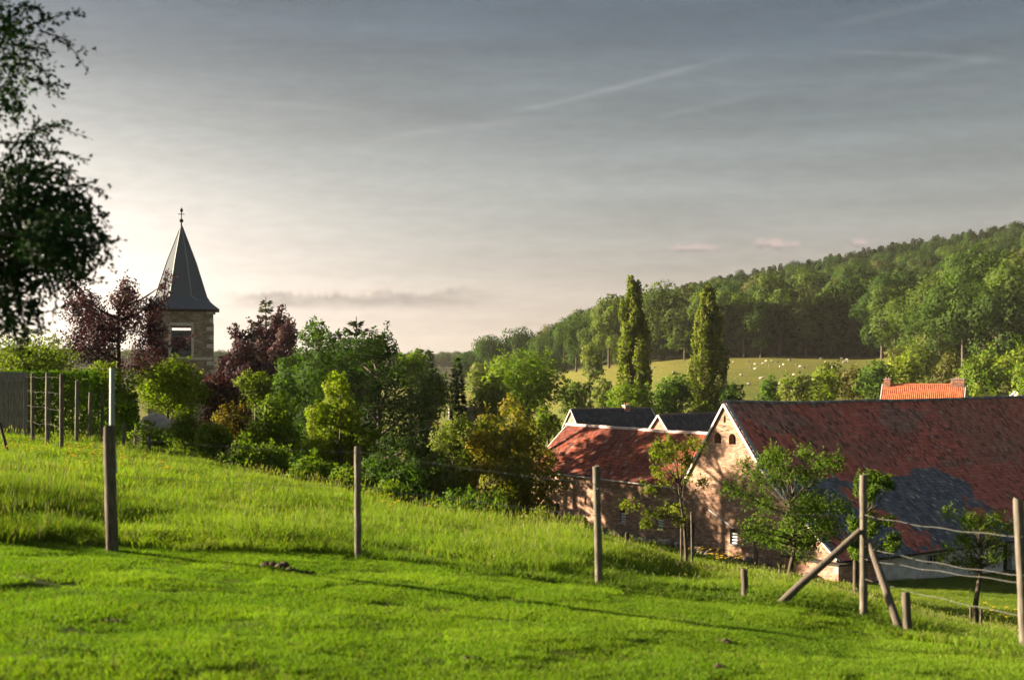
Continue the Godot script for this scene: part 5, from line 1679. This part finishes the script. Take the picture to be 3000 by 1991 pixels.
	add_child(g)
	tag(g, "farther trees of the wooded hill and the far ridge, merging into one mass", "wood", "", "stuff")
	for k in kinds.size():
		var ts: Array[Transform3D] = []
		var cs := PackedColorArray()
		for q in rest:
			if q[3] != k: continue
			ts.append(Transform3D(Basis(Vector3.UP, rnd(0, TAU)).scaled(Vector3.ONE * q[2]), Vector3(q[0], smooth_height(q[0], q[1]) - 0.3, -q[1])))
			cs.append(tints[q[4]])
		copies("crowns", kinds[k][1], leaf_mat, g, ts, cs)

func build_sheep() -> void:
	var s := Shape.new()
	s.ball(Vector3(0, 0.55, 0), Vector3(0.52, 0.26, 0.24), 8, 12)
	s.ball(Vector3(0.56, 0.66, 0), Vector3(0.17, 0.1, 0.09), 6, 8, Color(0.75, 0.7, 0.62))
	s.tube([Vector3(0.36, 0.6, 0), Vector3(0.52, 0.66, 0)], [0.15, 0.09], 8, false)
	for q in [[0.3, 0.12], [0.3, -0.12], [-0.32, 0.12], [-0.32, -0.12]]:
		s.tube([Vector3(q[0], 0.45, q[1]), Vector3(q[0], -0.02, q[1])], [0.06, 0.04], 6, true, 0.0, Color(0.6, 0.55, 0.5))
	var m: StandardMaterial3D = M.wool
	m.vertex_color_use_as_albedo = true
	var mesh := s.mesh()
	for k in 46:
		var p := rnd(1690, 1960) if k < 38 else rnd(1500, 1690)
		var z := rnd(222.0, 322.0)
		var at := on_ground(p, z)
		var o := part(numbered("sheep"), mesh, m, self, Transform3D(Basis(Vector3.UP, rnd(0, TAU)).scaled(Vector3.ONE * 0.72), at))
		tag(o, "white sheep grazing on the pasture below the wood", "sheep", "sheep on the far pasture")

func build_stones() -> void:
	# a tumbled stone footing along the farm walls
	var base := Vector3(11.3, -11.8, -78.0)
	var b := Basis(Vector3.UP, TURN)
	var t := thing("stone_footing", "low tumbled stone wall along the foot of the barns", "wall", base + b * Vector3(-8.0, 0, 1.1), TURN)
	var shapes := []
	for k in 4:
		var s := Shape.new()
		s.ball(Vector3.ZERO, Vector3(0.24, 0.15, 0.18), 5, 7)
		for j in s.v.size(): s.v[j] *= 1.0 + 0.25 * fn.get_noise_3d(s.v[j].x * 300.0, s.v[j].y * 300.0 + k * 50.0, s.v[j].z * 300.0)
		shapes.append(s.mesh())
	for k in 190:
		var x := rnd(-1.5, 19.0)
		if absf(x - 8.0) < 0.6 and rng.randf() < 0.7: continue
		var w := t.position + b * Vector3(x, 0, 0)
		var off := rnd(-0.25, 0.25)
		var wp := t.position + b * Vector3(x, 0, off)
		var g := ground(wp.x, -wp.z) - t.position.y
		part("stone", shapes[k % 4], M.rubble if k % 5 else M.rock, t, Transform3D(Basis(Vector3.UP, rnd(0, TAU)).scaled(Vector3.ONE * rnd(0.7, 1.5)), Vector3(x, g + rnd(0.0, 0.45) * (0.6 + 0.8 * fn.get_noise_1d(x * 30.0 + 40.0)), off)))

# ------------------------------------------------------------------ scene
func _ready() -> void:
	rng.seed = 20240611
	fn.seed = 11
	fn.noise_type = FastNoiseLite.TYPE_SIMPLEX_SMOOTH
	fn.frequency = 0.02
	fn.fractal_octaves = 3
	fine.seed = 23
	fine.noise_type = FastNoiseLite.TYPE_SIMPLEX_SMOOTH
	fine.frequency = 0.55
	fine.fractal_octaves = 3
	# camera
	var cam := Camera3D.new()
	cam.name = "camera"
	add_child(cam)
	var lens := CameraAttributesPhysical.new()
	lens.frustum_focal_length = 43.0
	lens.frustum_focus_distance = 70.0
	lens.frustum_near = 0.1
	lens.frustum_far = 5000.0
	lens.exposure_aperture = 2.0
	cam.attributes = lens
	cam.set_frustum(1568.0 / F * 0.1, Vector2(0, (HY - 784.0) / F * 0.1), 0.1, 5000.0)
	cam.current = true
	# sky, air and sun
	var env := Environment.new()
	env.background_mode = Environment.BG_SKY
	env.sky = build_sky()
	env.tonemap_mode = Environment.TONE_MAPPER_LINEAR
	env.tonemap_exposure = EXPO
	env.sdfgi_enabled = true
	env.ssao_enabled = true
	env.ssil_enabled = true
	env.fog_enabled = true
	env.fog_density = 0.00005
	env.fog_light_color = Color(0.86, 0.85, 0.84)
	var we := WorldEnvironment.new()
	we.name = "environment"
	we.environment = env
	add_child(we)
	var sun := DirectionalLight3D.new()
	sun.name = "sun"
	add_child(sun)
	var az := deg_to_rad(SUN_AZ)
	var el := deg_to_rad(SUN_EL)
	sun.look_at_from_position(Vector3(sin(az) * cos(el), sin(el), -cos(az) * cos(el)) * 100.0, Vector3.ZERO)
	sun.light_color = Color(1.0, 0.91, 0.77)
	sun.light_energy = 1.6
	sun.light_angular_distance = 0.6
	sun.shadow_enabled = true
	sun.sky_mode = DirectionalLight3D.SKY_MODE_LIGHT_ONLY
	# setting
	build_materials()
	make_table()
	TILE = tile_mesh()
	build_terrain()
	build_barns()
	build_houses()
	build_church()
	build_wood()
	build_village_trees()
	build_garden_trees()
	build_orchard()
	build_near_tree()
	build_near_fence()
	build_garden_fence()
	build_stones()
	build_grass()
	build_soil()
	build_sheep()
